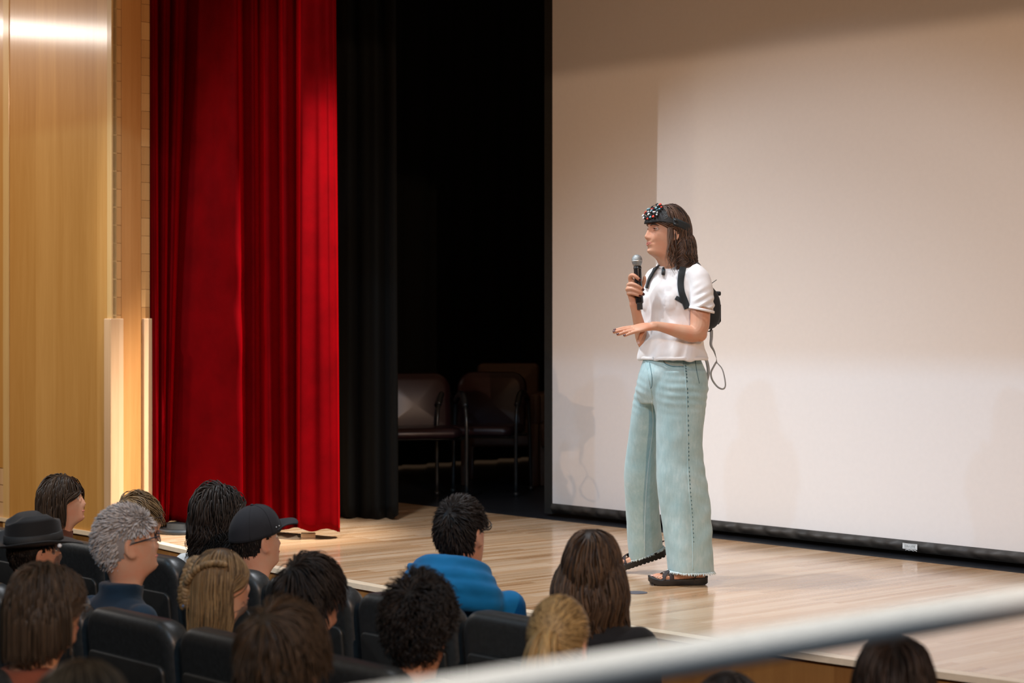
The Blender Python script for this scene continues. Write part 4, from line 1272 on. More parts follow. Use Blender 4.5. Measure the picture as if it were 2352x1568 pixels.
# ---- clip-on microphone at the collar
cp = hit(tb, 1525.5, 624, .006)
lav = thing('lapel_microphone', 'tiny black clip-on microphone at the collar of the white tee', 'microphone', tuple(cp))
v, f = box_vf(-.0078, .0078, -.006, .006, -.015, .015, .003)
o = mk('case', v, f, M['mic_black'], lav); o.rotation_euler = (math.radians(-8), 0, math.radians(-30))
v, f = box_vf(-.0045, .0045, -.0085, -.004, -.011, .004, .001)
o = mk('clip', v, f, M['mic_grey'], lav); o.rotation_euler = (math.radians(-8), 0, math.radians(-30))
v, f = sphere_vf((0, 0, .0175), (.0055, .0055, .0045), 12, 8); mk('capsule', v, f, M['neoprene'], lav)

# ---- backpack
bpk = thing('backpack', 'small black backpack worn on the back of the woman in white', 'backpack', tuple(SPK + np.array((.14, .12, 1.0))))
BO = np.array(bpk.location)
M['pack'] = fabric('black_pack_nylon', (0.012, 0.014, 0.016), 0.6, 0.1, 600, 0.3, 0.3)
M['pack_strap'] = fabric('black_pack_strap', (0.020, 0.025, 0.028), 0.7, 0.15, 500, 0.4, 0.3)
M['grey_web'] = plain('grey_webbing', (0.36, 0.39, 0.41), 0.6, var=0.1)
def bpart(name, v, f, mat, parent=None, smooth=True): return mk(name, v, f, mat, parent or bpk, BO, smooth)
def pk(fv, l, v):                                   # back distance, lateral, image row
    c = W(1546, v, 9.15); return c - Fw * fv + Lf * l
secs = [(757, .150, .030, .060), (752, .165, .045, .085), (735, .178, .056, .098), (710, .182, .058, .100), (688, .180, .055, .098), (672, .172, .048, .092), (660, .160, .036, .084), (648, .145, .022, .07), (638, .128, .012, .05)]
R = []
for v_, c_, df, dl in secs:
    t = np.linspace(0, 2 * np.pi, 40, endpoint=False); s3 = lambda q: np.sign(q) * np.abs(q) ** .55
    R.append(np.array([pk(c_ + df * s3(math.cos(a)), dl * s3(math.sin(a)), v_) for a in t]))
bag = bpart('bag', *loft_vf(dense(R, 26)), M['pack'])
# roll of the zip flap, zip line, front pocket, carry loops
P = [pk(.222, l, 671 + 3 * abs(l) * 10) for l in np.linspace(-.088, .088, 14)]
bpart('zip_flap', *tube_vf(P, .010, 10, r2=np.full(14, .006)), M['pack'])
R = [np.array([pk(.226 + df, l, v_) for l, v_ in ((-.06, 745), (-.075, 738), (-.075, 700), (-.065, 694), (.065, 694), (.075, 700), (.075, 738), (.06, 745))]) for df in (-.006, .012, .016)]
bpart('front_pocket', *loft_vf(R), M['pack'], smooth=False)
P = catmull([pk(.13, .055, 750), pk(.15, .062, 760), pk(.185, .060, 760), pk(.20, .055, 752)], 14)
bpart('bottom_loop', *tube_vf(P, .0022, 6, r2=np.full(14, .0045)), M['pack_strap'])
P = catmull([pk(.15, .07, 662), pk(.165, .075, 654), pk(.185, .08, 647), pk(.20, .085, 642)], 14)
bpart('zip_pull', *tube_vf(P, .0016, 6, r2=np.full(14, .0032)), M['pack_strap'])
def band(name, P, w, th, mat, upv=None, parent=None, n=None):
    n = n or len(P); P = catmull(P, n)
    # normal: away from the torso axis
    T_ = np.gradient(P, axis=0); T_ /= np.linalg.norm(T_, axis=1)[:, None]
    C_ = np.array([W(1546, 700, 9.15)] * n); C_[:, 2] = np.minimum(P[:, 2] - .03, STAGE + 1.36)
    N_ = P - C_ if upv is None else np.tile(np.asarray(upv, float), (n, 1)); N_ = N_ - T_ * (N_ * T_).sum(1)[:, None]; N_ /= np.linalg.norm(N_, axis=1)[:, None]
    B_ = np.cross(T_, N_); k = 12; a = np.linspace(0, 2 * np.pi, k, endpoint=False)
    c, s = np.sign(np.cos(a)) * np.abs(np.cos(a)) ** .5, np.sign(np.sin(a)) * np.abs(np.sin(a)) ** .5
    R = P[:, None] + N_[:, None] * (c * th)[None, :, None] + B_[:, None] * (s * w)[None, :, None]
    return bpart(name, *loft_vf(R), mat, parent)
# near shoulder strap: over the shoulder and down the chest
fr_ = [hit(tb, u, v, .006) for u, v in ((1575, 606), (1567, 625), (1564, 650), (1566, 672), (1573, 692), (1579, 708))]
bk_ = [pk(.13, .075, 668), pk(.125, .085, 640), pk(.085, .098, 615)]
tp = hit(tb, 1590, 602, .006)
mid = [tp] if tp is not None else []
ST = bk_ + [pk(.035, .100, 601)] + [p for p in fr_ if p is not None]
band('shoulder_strap', ST, .0155, .0050, M['pack_strap'], n=60)
P = [p for p in (hit(tb, u, v, .004) for u, v in ((1552, 683), (1560, 687), (1569, 693), (1577, 699))) if p is not None]
band('chest_strap', P, .0098, .0030, M['pack_strap'], n=16)
fr2 = [hit(tb, u, v, .006) for u, v in ((1510, 616), (1500, 630), (1492, 645), (1487, 662))]
fr2 = [p for p in fr2 if p is not None]
band('shoulder_strap', [pk(.11, -.085, 630), pk(.07, -.10, 608)] + fr2, .0150, .0050, M['pack_strap'], n=40)
# hanging grey webbing tails
def tail(pts, w, name, twist=0.0):
    P = catmull([W(u, v, d) for u, v, d in pts], 40); n = 40
    T_, N_, B_ = frames(P, (0, 1, 0)); R = []
    for i in range(n):
        a = twist * i / n; x = N_[i] * math.cos(a) + B_[i] * math.sin(a); y = np.cross(T_[i], x)
        R.append([P[i] + x * .0009 + y * w, P[i] - x * .0009 + y * w, P[i] - x * .0009 - y * w, P[i] + x * .0009 - y * w])
    return bpart(name, *loft_vf(R), M['grey_web'])
tail([(1634, 757, 9.24), (1634, 775, 9.23), (1633, 792, 9.22), (1640, 806, 9.22), (1645, 822, 9.22), (1646, 832, 9.22)], .0075, 'webbing_tail', 2.2)
tail([(1646, 830, 9.22), (1639, 842, 9.22), (1633, 856, 9.22), (1636, 872, 9.22), (1648, 888, 9.22), (1660, 893, 9.22), (1666, 886, 9.22), (1664, 866, 9.22), (1658, 846, 9.22), (1646, 832, 9.22)], .0042, 'webbing_loop', 1.2)
tail([(1617, 815, 9.19), (1624, 832, 9.19), (1627, 855, 9.19), (1623, 875, 9.19), (1621, 888, 9.19)], .0075, 'webbing_tail', 0.8)
# ================================================================== audience
BD = np.array((.75, .662, 0.)); BR = np.array((.662, -.75, 0.))         # facing the stage, and to their right
M['seat_leather'] = plain('black_seat_leather', (0.016, 0.019, 0.020), 0.42, var=0.25, nscale=60, bmp=0.15)
M['seat_shell'] = plain('black_seat_shell', (0.010, 0.012, 0.012), 0.5, var=0.2)
M['seat_metal'] = plain('dark_seat_metal', (0.03, 0.03, 0.032), 0.4, 0.6)

def rrect(w, h, r, n=8):
    P = []
    for cx, cz, a0 in ((w / 2 - r, h - r, 0), (-w / 2 + r, h - r, 90), (-w / 2 + r * .3, r * .3, 180), (w / 2 - r * .3, r * .3, 270)):
        rr = r if cz > h / 2 else r * .3
        for a in np.linspace(a0, a0 + 90, n): P.append((cx + rr * math.cos(math.radians(a)), cz + rr * math.sin(math.radians(a))))
    return np.array(P)
def slab(w, h, r, prof, z0=0.0, rec=0.0, y0=0.0):
    """rounded slab; prof: (y, inset); rec: recline per metre of height"""
    L = []
    for y, ins in prof:
        q = rrect(w - 2 * ins, h - 2 * ins, max(.01, r - ins)); q[:, 1] += ins
        L.append([(x, y0 + y - rec * z, z0 + z) for x, z in q])
    return loft_vf(L)
def make_seat():
    t = thing('theatre_seat', 'seat', 'seat')
    mk('backrest', *slab(.545, .56, .085, [(-.052, .050), (-.050, .028), (-.040, .008), (-.025, 0), (.020, 0), (.040, .012), (.050, .035), (.053, .07)], .40, .10), M['seat_leather'], t)
    mk('rear_panel', *slab(.47, .42, .030, [(-.066, .008), (-.062, .0), (-.045, .0)], .40, .10), M['seat_shell'], t)
    L = []
    for z, ins in ((.36, .03), (.375, .0), (.43, .0), (.452, .015), (.458, .05)):
        q = rrect(.50 - 2 * ins, .48 - 2 * ins, .06); L.append([(x, .02 + y + ins, z) for x, y in q])
    mk('seat_cushion', *loft_vf(L), M['seat_leather'], t)
    for s in (-1, 1):
        mk('armrest', *box_vf(s * .271 - .019, s * .271 + .019, .02, .40, .60, .64, .015), M['seat_shell'], t)
        o = mk('arm_support', *box_vf(s * .271 - .014, s * .271 + .014, .08, .30, .01, .60, .006), M['seat_metal'], t)
    mk('pedestal', *box_vf(-.20, .20, .06, .30, .004, .36, .02), M['seat_metal'], t)
    return t
_proto = None
def seat(a, b, label, group, dz=0.0):
    global _proto
    if _proto is None:
        _proto = make_seat(); r = _proto
    else:
        r = _proto.copy(); COL.objects.link(r)
        for ch in _proto.children:
            c = ch.copy(); COL.objects.link(c); c.parent = r
    p = S(a, b, dz); r.location = p; r.rotation_euler = (0, 0, TH); r['label'] = label; r['group'] = group
    return r

def hd(theta):
    return (math.sin(math.radians(theta)), math.cos(math.radians(theta)))

class Sitter: pass
def sitter(label, u, vtop, d, theta, pitch=0, roll=0, skin=SKIN2, top=None, scale=1.0, male=0.0, hair_h=.012, lean=0.0, trousers=None, voxel=.0075, width=1.0, top_name='top', sz=None, group='seated audience', bth=None):
    """a seated person: label, image column and row of the top of the head, distance, facing"""
    s = Sitter(); dirv = hd(theta)
    bth = min(theta, 48.6) if bth is None else bth
    BD = np.array((*hd(bth), 0.)); BR = np.array((BD[1], -BD[0], 0.))
    s.BD, s.BR = BD, BR
    zt = CAM_Z - (vtop - HOR) / F_PX * d - hair_h
    x, y = (u - 1176) / F_PX * d, d
    pr = math.radians(pitch)
    org = np.array((x - dirv[0] * .0, y - dirv[1] * .0, zt - .228 * scale + .02 * abs(math.sin(pr))))
    s.M = head_matrix(org, dirv, pr, math.radians(roll), scale); s.g = glocal(s.M)
    nb = tfm(np.array([(0, -.070, -.062)]), s.M)[0]                       # base of the neck
    seat_b = None
    hip = np.array((nb[0], nb[1], .53)) - BD * (.03 + lean)
    s.nb, s.hip = nb, hip
    r = thing('person', label, 'person', (hip[0], hip[1], 0.0), 0, group)
    s.r = r; s.o = np.array((hip[0], hip[1], 0.0))
    def rg2(c, wf, wl, n=28):
        t = np.linspace(0, 2 * np.pi, n, endpoint=False); return c + np.outer(np.cos(t) * wf, BD) + np.outer(np.sin(t) * wl, BR)
    def trunk(inf):
        k = width; L = []
        for t, wf, wl in ((0, .056, .064), (.04, .066, .100), (.09, .078, .160), (.17, .092, .196), (.45, .108, .182), (.75, .105, .165), (1.0, .120, .175), (1.12, .10, .15)):
            c = nb * (1 - t) + hip * t + np.array((0, 0, .012 * (1 - t)))
            L.append(rg2(c - BD * (.012 * math.sin(math.pi * t)), (wf + inf) , wl * k + inf))
        return loft_vf(L)
    def arms(inf):
        mb = MB()
        for q in (-1, 1):
            sh = nb + BR * q * .172 * width + np.array((0, 0, -.058)) + (hip - nb) * .03
            el = sh * .35 + hip * .65 + BR * q * .125 + BD * .05; el[2] = max(.62, sh[2] - .27)
            wr_ = hip + BD * .26 + BR * q * .09; wr_[2] = .60
            mb.add(*chain([sh, sh * .5 + el * .5 + BR * q * .012, el, el * .5 + wr_ * .5, wr_], [.052 + inf, .046 + inf, .042 + inf, .036 + inf, .028 + inf], 12, 24))
        return mb
    def legs(inf):
        mb = MB()
        for q in (-1, 1):
            h0 = hip + BR * q * .085; h0[2] = .53; kn = hip + BD * .44 + BR * q * .11; kn[2] = .50; an = hip + BD * .46 + BR * q * .11; an[2] = .09
            toe = an + BD * .15; toe[2] = .045
            mb.add(*chain([h0, h0 * .5 + kn * .5, kn], [.082 + inf, .070 + inf, .056 + inf], 12, 18))
            mb.add(*chain([kn, kn * .5 + an * .5, an], [.056 + inf, .048 + inf, .036 + inf], 12, 16))
            if inf == 0: mb.add(*chain([an, toe], [.040, .036], 12, 8))
        return mb
    bd = MB()
    hv_, hf_ = head_vf(60, 56, male)
    bd.add(tfm(hv_, s.M), hf_); bd.add(*trunk(-.012))
    a_ = arms(-.008); bd.add(a_.V(), a_.f); l_ = legs(0); bd.add(l_.V(), l_.f)
    for q in (-1, 1):                                      # hands on the lap
        w0 = hip + BD * .25 + BR * q * .09; w0[2] = .60
        bd.add(*chain([w0, w0 + BD * .07 - BR * q * .02], [.028, .034], 10, 8, .6))
        for k in range(4): bd.add(*chain([w0 + BD * .06 + BR * (k - 1.5) * .019, w0 + BD * .13 + BR * (k - 1.5) * .021 + np.array((0, 0, -.012))], [.010, .0085], 8, 6))
        bd.add(*chain([w0 + BD * .02 - BR * q * .03, w0 + BD * .065 - BR * q * .055], [.012, .009], 8, 6))
    v, f = remesh(bd.V(), bd.f, voxel, 1, .5)
    s.body = mk('body', v, f, skin, r, s.o)
    tp = MB(); tp.add(*trunk(.010)); a_ = arms(.010); tp.add(a_.V(), a_.f)
    s.extra_top(tp) if hasattr(s, 'extra_top') else None
    s.tp = tp; s.topmat = top
    tr = legs(.012); v, f = remesh(tr.V(), tr.f, .016, 2)
    mk('trousers', v, f, trousers or M['trousers'], r, s.o)
    s.top_name = top_name
    def finish(extra=None, wr_amp=.004, voxel2=.010, seed=3):
        if extra is not None: s.tp.add(extra.V(), extra.f)
        v, f = remesh(s.tp.V(), s.tp.f, voxel2, 3)
        n = vnormals(v, f); v = v + n * (sines(v, [(20, wr_amp), (45, wr_amp * .6), (90, wr_amp * .3)], seed))[:, None]
        s.topo = mk(s.top_name, v, f, s.topmat, r, s.o); return s.topo
    s.finish = finish
    s.part = lambda name, v, f, mat, parent=None, smooth=True: mk(name, v, f, mat, parent or r, s.o, smooth)
    s.hp = lambda name, v, f, mat, parent=None, smooth=True: mk(name, tfm(v, s.M), f, mat, parent or r, s.o, smooth)
    return s
M['trousers'] = fabric('dark_trousers', (0.02, 0.022, 0.028))
SHC = [((0, -.055, -.215), (.20, .115, .10)), ((0, -.055, -.03), (.062, .062, .11))]

# ---- hair styles
def hair_short(s, mat, seed, n=1100, ln=(.025, .05), lift=(.02, .07), fwd=.6, front=0.0, nape=0.0, w=.0030, wv=.004, name='hair', whorl=(0.012, -.055, .225), grav=.25, freq=90, ears=False):
    r = np.random.RandomState(seed); p = scalp_points(n, seed, front, nape)
    if ears: p = p[~((np.abs(p[:, 0]) > .055) & (p[:, 1] > -.048) & (p[:, 1] < .03) & (p[:, 2] < .138))]
    d = p - np.array(whorl); d[:, 1] += fwd * .1; d, nn = tangent(p, d)
    P = grow(p, d + nn * .25, r.uniform(*ln, len(p)), 9, grav, r.uniform(*lift, len(p)), .8, s.g)
    P = wave(P, wv, freq, seed + 1, .1, 60)
    cv, cf = cap_vf(front, nape, .003)
    return hair_obj(name, [strands_vf(P, w, .0018, seed + 2, .35), (cv, cf, .06)], mat, s.M, s.r, s.o)

def hair_long(s, mat, seed, ln=.30, n=1100, wv=.008, freq=45, lift=(.02, .12), part=0.0, w=.0034, sweep_y=.045, spread=.06, back=.4, front=-.012, name='hair', extra=(), clump=60, taper=.3, cols=None, nape_c=None, wstart=.25):
    r = np.random.RandomState(seed); p = scalp_points(n, seed, front, 0)
    d = np.stack([np.sign(p[:, 0] - part + 1e-6) * np.clip((p[:, 1] + .075) / .09, 0, 1) + p[:, 0] * 4, -back + 0 * p[:, 0], -.2 + 0 * p[:, 0]], 1); d, nn = tangent(p, d)
    L = np.clip(ln + (p[:, 2] - .12) * .85 + r.uniform(-spread, spread * .3, len(p)), .05, 2)
    def sw(q, t):
        o = np.zeros_like(q); o[:, 1] = -3.0 * np.clip((q[:, 1] - sweep_y + .03) / .03, 0, 1) * (q[:, 2] < .15); return o
    P = grow(p, d, L, 22, 1.15, r.uniform(*lift, len(p)), .62, s.g, (SHC if cols is None else cols) + ([nape_c] if nape_c else []), sw)
    P = wave(P, wv, freq, seed + 1, wstart, clump)
    cv, cf = cap_vf(front, 0, .004)
    return hair_obj(name, [strands_vf(P, w, .0020, seed + 2, taper), (cv, cf, .06)] + list(extra), mat, s.M, s.r, s.o)

def eyeglasses(s, mat, lens=None):
    mb = MB()
    root = None
    for q in (-1, 1):
        P = [(q * (.034 + .025 * math.cos(a)), .100 - .010 * abs(math.cos(a)) * .5, .112 + .019 * math.sin(a)) for a in np.linspace(0, 2 * np.pi, 22)]
        o = s.hp('lens_rim', *tube_vf(P, .0022, 6), mat, root)
        if root is None: o.name = 'glasses'; root = o
        s.hp('temple_arm', *tube_vf(catmull([(q * .060, .094, .116), (q * .074, .06, .117), (q * .079, .0, .114), (q * .079, -.018, .108), (q * .077, -.028, .092)], 16), .0024, 6, r2=np.full(16, .0034)), mat, root)
    s.hp('bridge', *tube_vf([(-.010, .101, .117), (0, .106, .119), (.010, .101, .117)], .0020, 6), mat, root)
    return root
def simple_face(s, brow=None):
    """eyes and brows for those whose faces show"""
    for q in (-1, 1):
        s.hp('eye', *sphere_vf((q * .030, .0615, .1135), .0112, 12, 9), M['eye_white'])
        P = [(q * .014, .0905, .130), (q * .030, .0895, .1345), (q * .047, .074, .130)]
        s.hp('eyebrow', *tube_vf(catmull(P, 8), .0022, 6), brow or M['brow'])
    s.hp('lips', *tube_vf(catmull([(-.022, .078, .046), (0, .0895, .0455), (.022, .078, .046)], 8), .0030, 6), M['lip'])

HB1 = hair_mat('mid_brown_hair', (0.0124, 0.0074, 0.0043), (0.0651, 0.0384, 0.0211))
HB2 = hair_mat('near_black_hair', (0.0037, 0.0031, 0.0031), (0.0217, 0.0161, 0.0136))
HB3 = hair_mat('dark_blond_hair', (0.060, 0.036, 0.017), (0.30, 0.195, 0.092))
HB4 = hair_mat('silver_hair', (0.26, 0.23, 0.215), (0.66, 0.63, 0.61), .5)
HB5 = hair_mat('chestnut_hair', (0.014, 0.0075, 0.0045), (0.115, 0.064, 0.033))
HB6 = hair_mat('blond_streaked_hair', (0.085, 0.050, 0.020), (0.50, 0.34, 0.145))
HB7 = hair_mat('soft_brown_hair', (0.0186, 0.0118, 0.0068), (0.0806, 0.0508, 0.0298))
HB8 = hair_mat('black_brown_hair', (0.0050, 0.0037, 0.0031), (0.0310, 0.0211, 0.0161))

C_ = lambda n, c, **k: fabric(n, c, **k)
# --- front row ------------------------------------------------------
s = sitter('person with brown bobbed hair and rust brown turtleneck beside the wooden wall', 150, 1088, 9.3, 74, 8, 0, SKIN, C_('rust_wool', (0.115, 0.042, 0.024)), .98)
e = MB(); c0 = tfm(np.array([(0, -.062, -.088), (0, -.045, -.050), (0, -.034, -.016)]), s.M); e.add(*tube_vf(catmull(c0, 8), .070, 20, r2=np.full(8, .068)))
s.finish(e); simple_face(s)
hair_long(s, HB1, 31, .145, 1000, .004, 30, (.05, .15), .015, .0036, .040, .02, .55, name='hair', nape_c=((0, -.012, .075), (.090, .110, .13)))

s = sitter('blond person in glasses half hidden behind the grey haired man', 322, 1130, 8.9, 70, 6, 0, SKIN, C_('dark_green_cotton', (0.03, 0.04, 0.035)), .98)
s.finish(); simple_face(s); eyeglasses(s, plain('brown_frame', (0.06, 0.04, 0.03), .3))
hair_short(s, HB3, 33, 1000, (.06, .10), (.04, .12), .7, -.01, 0, .0034, .010, grav=.8, freq=50)

s = sitter('person with shaggy shoulder length dark hair left of the man in the cap', 508, 1108, 8.5, 50, 4, 0, SKIN2, C_('pale_grey_cotton', (0.55, 0.56, 0.55)), 1.0)
s.finish()
hair_long(s, HB8, 35, .20, 1300, .022, 60, (.06, .28), .01, .0038, .045, .06, .4, nape_c=((0, -.012, .06), (.092, .110, .14)))

s = sitter('young man in a charcoal baseball cap and white tee', 596, 1166, 7.95, 52, 7, 0, SKIN, C_('white_tee_cotton', (0.75, 0.74, 0.74)), 1.0, .5, .012)
s.finish(); simple_face(s)
hair_short(s, HB8, 37, 1300, (.012, .020), (.0, .03), .3, 0, 0, .0030, .002, ears=True)
M['cap_cloth'] = fabric('charcoal_cap_cloth', (0.016, 0.017, 0.021), .85, .03)
th = np.linspace(.02, 1.0, 16); R = []
for q in np.linspace(0, 1, 18):                       # crown of the cap
    el = q * math.pi / 2; R.append([(.089 * math.cos(el) ** .8 * math.sin(t), EC[1] + (.112 * math.cos(el) ** .8) * math.cos(t), .128 + .122 * math.sin(el) + .010 * math.cos(t) * math.cos(el)) for t in np.linspace(0, 2 * np.pi, 48, endpoint=False)])
cap = s.hp('baseball_cap', *loft_vf(R), M['cap_cloth'])
R = []
for k, q in enumerate(np.linspace(0, 1, 10)):
    row = []
    for t in np.linspace(-1.05, 1.05, 20):
        base = np.array((.086 * math.sin(t), EC[1] + .108 * math.cos(t), .142)); tip = np.array((.080 * math.sin(t * 1.0), EC[1] + .108 + .074 * math.cos(t * .9) ** .7, .150 - .018 * math.sin(t) ** 2 + .014))
        row.append(base * (1 - q) + tip * q + np.array((0, 0, .010 * math.sin(q * math.pi))))
    R.append(row)
o = s.hp('brim', *grid_vf(R), M['cap_cloth'], cap); solid(o, .005)
s.hp('button', *sphere_vf((0, EC[1], .251), (.008, .008, .005), 10, 8), M['cap_cloth'], cap)
for t in (-1.3, -.5, .5, 1.3, 2.2, -2.2):
    P = [(.0895 * math.cos(el) ** .8 * math.sin(t), EC[1] + .1125 * math.cos(el) ** .8 * math.cos(t), .1285 + .122 * math.sin(el) + .010 * math.cos(t) * math.cos(el)) for el in np.linspace(.05, 1.5, 12)]
    s.hp('panel_seam', *tube_vf(P, .0009, 4), M['cap_cloth'], cap)
for t in (.82, 1.05):
    s.hp('eyelet', *sphere_vf((.0885 * math.sin(t), EC[1] + .1115 * math.cos(t), .158), .0028, 8, 6), M['tip_silver'], cap)

s = sitter('man in a bright blue hooded sweatshirt with short dark hair and glasses', 1066, 1138, 7.15, 33, 9, 0, SKIN2, C_('bright_blue_fleece', (0.0, 0.125, 0.31), sheen=.06), 1.03, .7, width=1.16, bth=18)
e = MB()
hc = tfm(np.array([(0, -.068, -.022)]), s.M)[0]
for k, (rr, zz, bk) in enumerate(((.092, .012, .03), (.116, -.022, .055), (.140, -.062, .07), (.150, -.10, .07))):       # hood lying round the neck
    P = [hc + s.BD * (.06 * math.cos(t) * 1.0 - bk) * 1.0 + s.BD * rr * math.cos(t) * .35 + s.BR * rr * math.sin(t) * 1.15 + np.array((0, 0, zz - .035 * math.cos(t))) for t in np.linspace(0, 2 * np.pi, 30)]
    e.add(*tube_vf(P, .038, 10))
e.add(*tube_vf(catmull([hc - s.BD * .07 - s.BR * .11 + np.array((0, 0, .0)), hc - s.BD * .115 + np.array((0, 0, .02)), hc - s.BD * .07 + s.BR * .11], 14), .030, 10))
e.add(*chain([hc - s.BD * .06 - s.BR * .10 + np.array((0, 0, .01)), hc - s.BD * .02 - s.BR * .165 + np.array((0, 0, .022))], [.03, .012], 10, 8))
s.finish(e, .005, .009, 12)
hair_short(s, HB2, 41, 1900, (.025, .040), (.02, .07), .6, -.02, 0, .0028, .003, ears=True)
eyeglasses(s, plain('black_frame', (0.015, 0.015, 0.015), .3))

s = sitter('person with long wavy chestnut hair down the back right of the blue hoodie', 1362, 1210, 6.65, 16, 2, 0, SKIN2, C_('black_knit', (0.010, 0.010, 0.011)), 1.0)
s.finish()
hair_long(s, HB5, 43, .40, 1700, .024, 44, (.06, .20), 0.0, .0038, .05, .07, .5, clump=22, wstart=.06, nape_c=((0, -.015, .03), (.112, .114, .18)), cols=[((0, -.055, -.26), (.17, .105, .17))])

# --- second row -----------------------------------------------------
s = sitter('person in a black felt fedora by the left edge', 86, 1178, 7.6, 56, 4, 3, SKIN, C_('black_jacket_cloth', (0.012, 0.012, 0.013)), 1.0, .4, .03)
s.finish()
hair_short(s, HB8, 47, 1100, (.014, .024), (.0, .03), .3, 0, 0, .0030, .002, ears=True); simple_face(s)
M['felt'] = fabric('black_felt', (0.010, 0.010, 0.0105), .7, .1)
R = []
for q in np.linspace(0, 1, 16):
    row = []
    for t in np.linspace(0, 2 * np.pi, 48, endpoint=False):
        h = .112 * q ** .8; k = 1 - .10 * q - .25 * max(0, q - .8) / .2
        dent = -.034 * max(0, (q - .62) / .38) * math.exp(-(math.sin(t) * 2.0) ** 2) - .018 * max(0, (q - .4) / .6) * math.exp(-((abs((t + math.pi) % (2 * math.pi) - math.pi) - .55) / .3) ** 2)
        row.append((.090 * k * math.sin(t), EC[1] + .112 * k * math.cos(t), .148 + h + dent))
    R.append(row)
R.append([(0.3 * x, EC[1] + .3 * (y - EC[1]), .232) for x, y, z in R[-1]])
hat = s.hp('fedora', *loft_vf(R), M['felt'])
G = []
for q in np.linspace(0, 1, 9):
    G.append([((.089 + .078 * q) * math.sin(t), EC[1] + (.111 + .076 * q) * math.cos(t), .150 - .004 * q + .030 * q * q * abs(math.sin(t)) ** 2 - .024 * q * q * max(0, math.cos(t)) + .012 * q * q * max(0, -math.cos(t))) for t in np.linspace(0, 2 * np.pi, 61)])
o = s.hp('brim', *grid_vf(G), M['felt'], hat); solid(o, .004)
R = [[(.0925 * k * math.sin(t), EC[1] + .1145 * k * math.cos(t), z) for t in np.linspace(0, 2 * np.pi, 48, endpoint=False)] for z, k in ((.150, 1.0), (.165, 1.0), (.184, .985), (.186, .96))]
s.hp('hat_band', *loft_vf(R), M['neoprene'], hat)
s.hp('hat_pin', *sphere_vf((.150, .035, .150), .009, 10, 8), M['tip_white'], hat)

s = sitter('grey haired man in a navy fleece and dark framed glasses', 302, 1160, 7.1, 66, 10, 0, SKIN, C_('navy_fleece', (0.003, 0.018, 0.038), sheen=.12), 1.06, .9)
e = MB(); c0 = tfm(np.array([(0, -.066, -.085), (0, -.054, -.050), (0, -.046, -.018)]), s.M); e.add(*tube_vf(catmull(c0, 8), np.linspace(.076, .082, 8), 20, r2=np.linspace(.080, .084, 8)))
s.finish(e, .005); simple_face(s, M['tip_silver']); eyeglasses(s, plain('dark_blue_frame', (0.02, 0.022, 0.03), .3))
hair_short(s, HB4, 53, 2600, (.016, .028), (.03, .08), .0, -.016, 0, .0026, .003, grav=.15, whorl=(.02, .13, .20), ears=True)

s = sitter('woman with blond half up braided hair and cream fleece top', 515, 1255, 6.7, 57, 4, 0, SKIN, C_('cream_boucle', (0.62, 0.47, 0.27), bmp=.6), .97)
s.finish(None, .008); simple_face(s)
braid = []
bp = catmull([(-.085, -.02, .185), (-.06, -.07, .19), (-.035, -.10, .165), (-.02, -.125, .125), (-.018, -.135, .085), (-.02, -.130, .05)], 60)
T_, N_, B_ = frames(bp)
for k in range(3):
    ph = k * 2.094; P = np.array([bp[i] + B_[i] * .013 * math.sin(i * .62 + ph) + (bp[i] - EC) / np.linalg.norm(bp[i] - EC) * (.007 + .008 * math.sin(2 * (i * .62 + ph))) for i in range(60)])
    v, f = tube_vf(P, .0095, 7); braid.append((v, f, .35 + .25 * k))
bp2 = catmull([(.075, -.02, .185), (.05, -.07, .19), (.015, -.105, .165), (-.005, -.125, .13)], 40); T_, N_, B_ = frames(bp2)
for k in range(3):
    ph = k * 2.094; P = np.array([bp2[i] + B_[i] * .011 * math.sin(i * .62 + ph) + (bp2[i] - EC) / np.linalg.norm(bp2[i] - EC) * (.007 + .007 * math.sin(2 * (i * .62 + ph))) for i in range(40)])
    v, f = tube_vf(P, .0085, 7); braid.append((v, f, .4 + .25 * k))
hair_long(s, HB3, 57, .27, 1100, .008, 40, (.02, .08), 0.0, .0036, .030, .08, .9, extra=braid, clump=60)
s.hp('hair_tie', *sphere_vf((-.02, -.140, .052), (.011, .011, .010), 10, 8), plain('blue_hair_tie', (0.10, 0.17, 0.30), .6))

s = sitter('young person with thick dark brown mop hair and pale blue shirt', 718, 1272, 6.31, 56, 3, 0, SKIN2, C_('pale_blue_cotton', (0.42, 0.58, 0.64)), .98, .2)
e = MB(); c0 = tfm(np.array([(0, -.064, -.100), (0, -.056, -.080)]), s.M); e.add(*tube_vf(catmull(c0, 6), np.linspace(.076, .070, 6), 20, r2=np.linspace(.080, .074, 6)))
s.finish(e, .006); simple_face(s)
hair_short(s, HB8, 59, 1300, (.07, .11), (.06, .16), .5, -.012, 0, .0034, .006, grav=.9, freq=40)

s = sitter('person with dark curly hair below the blue hoodie', 968, 1320, 5.89, 32, 2, 0, SKIN3, C_('dark_navy_cotton', (0.010, 0.014, 0.022)), 1.02, .5, .02)
s.finish()
hair_short(s, HB2, 61, 1900, (.045, .075), (.08, .19), .3, -.004, 0, .0034, .010, grav=.45, freq=150)

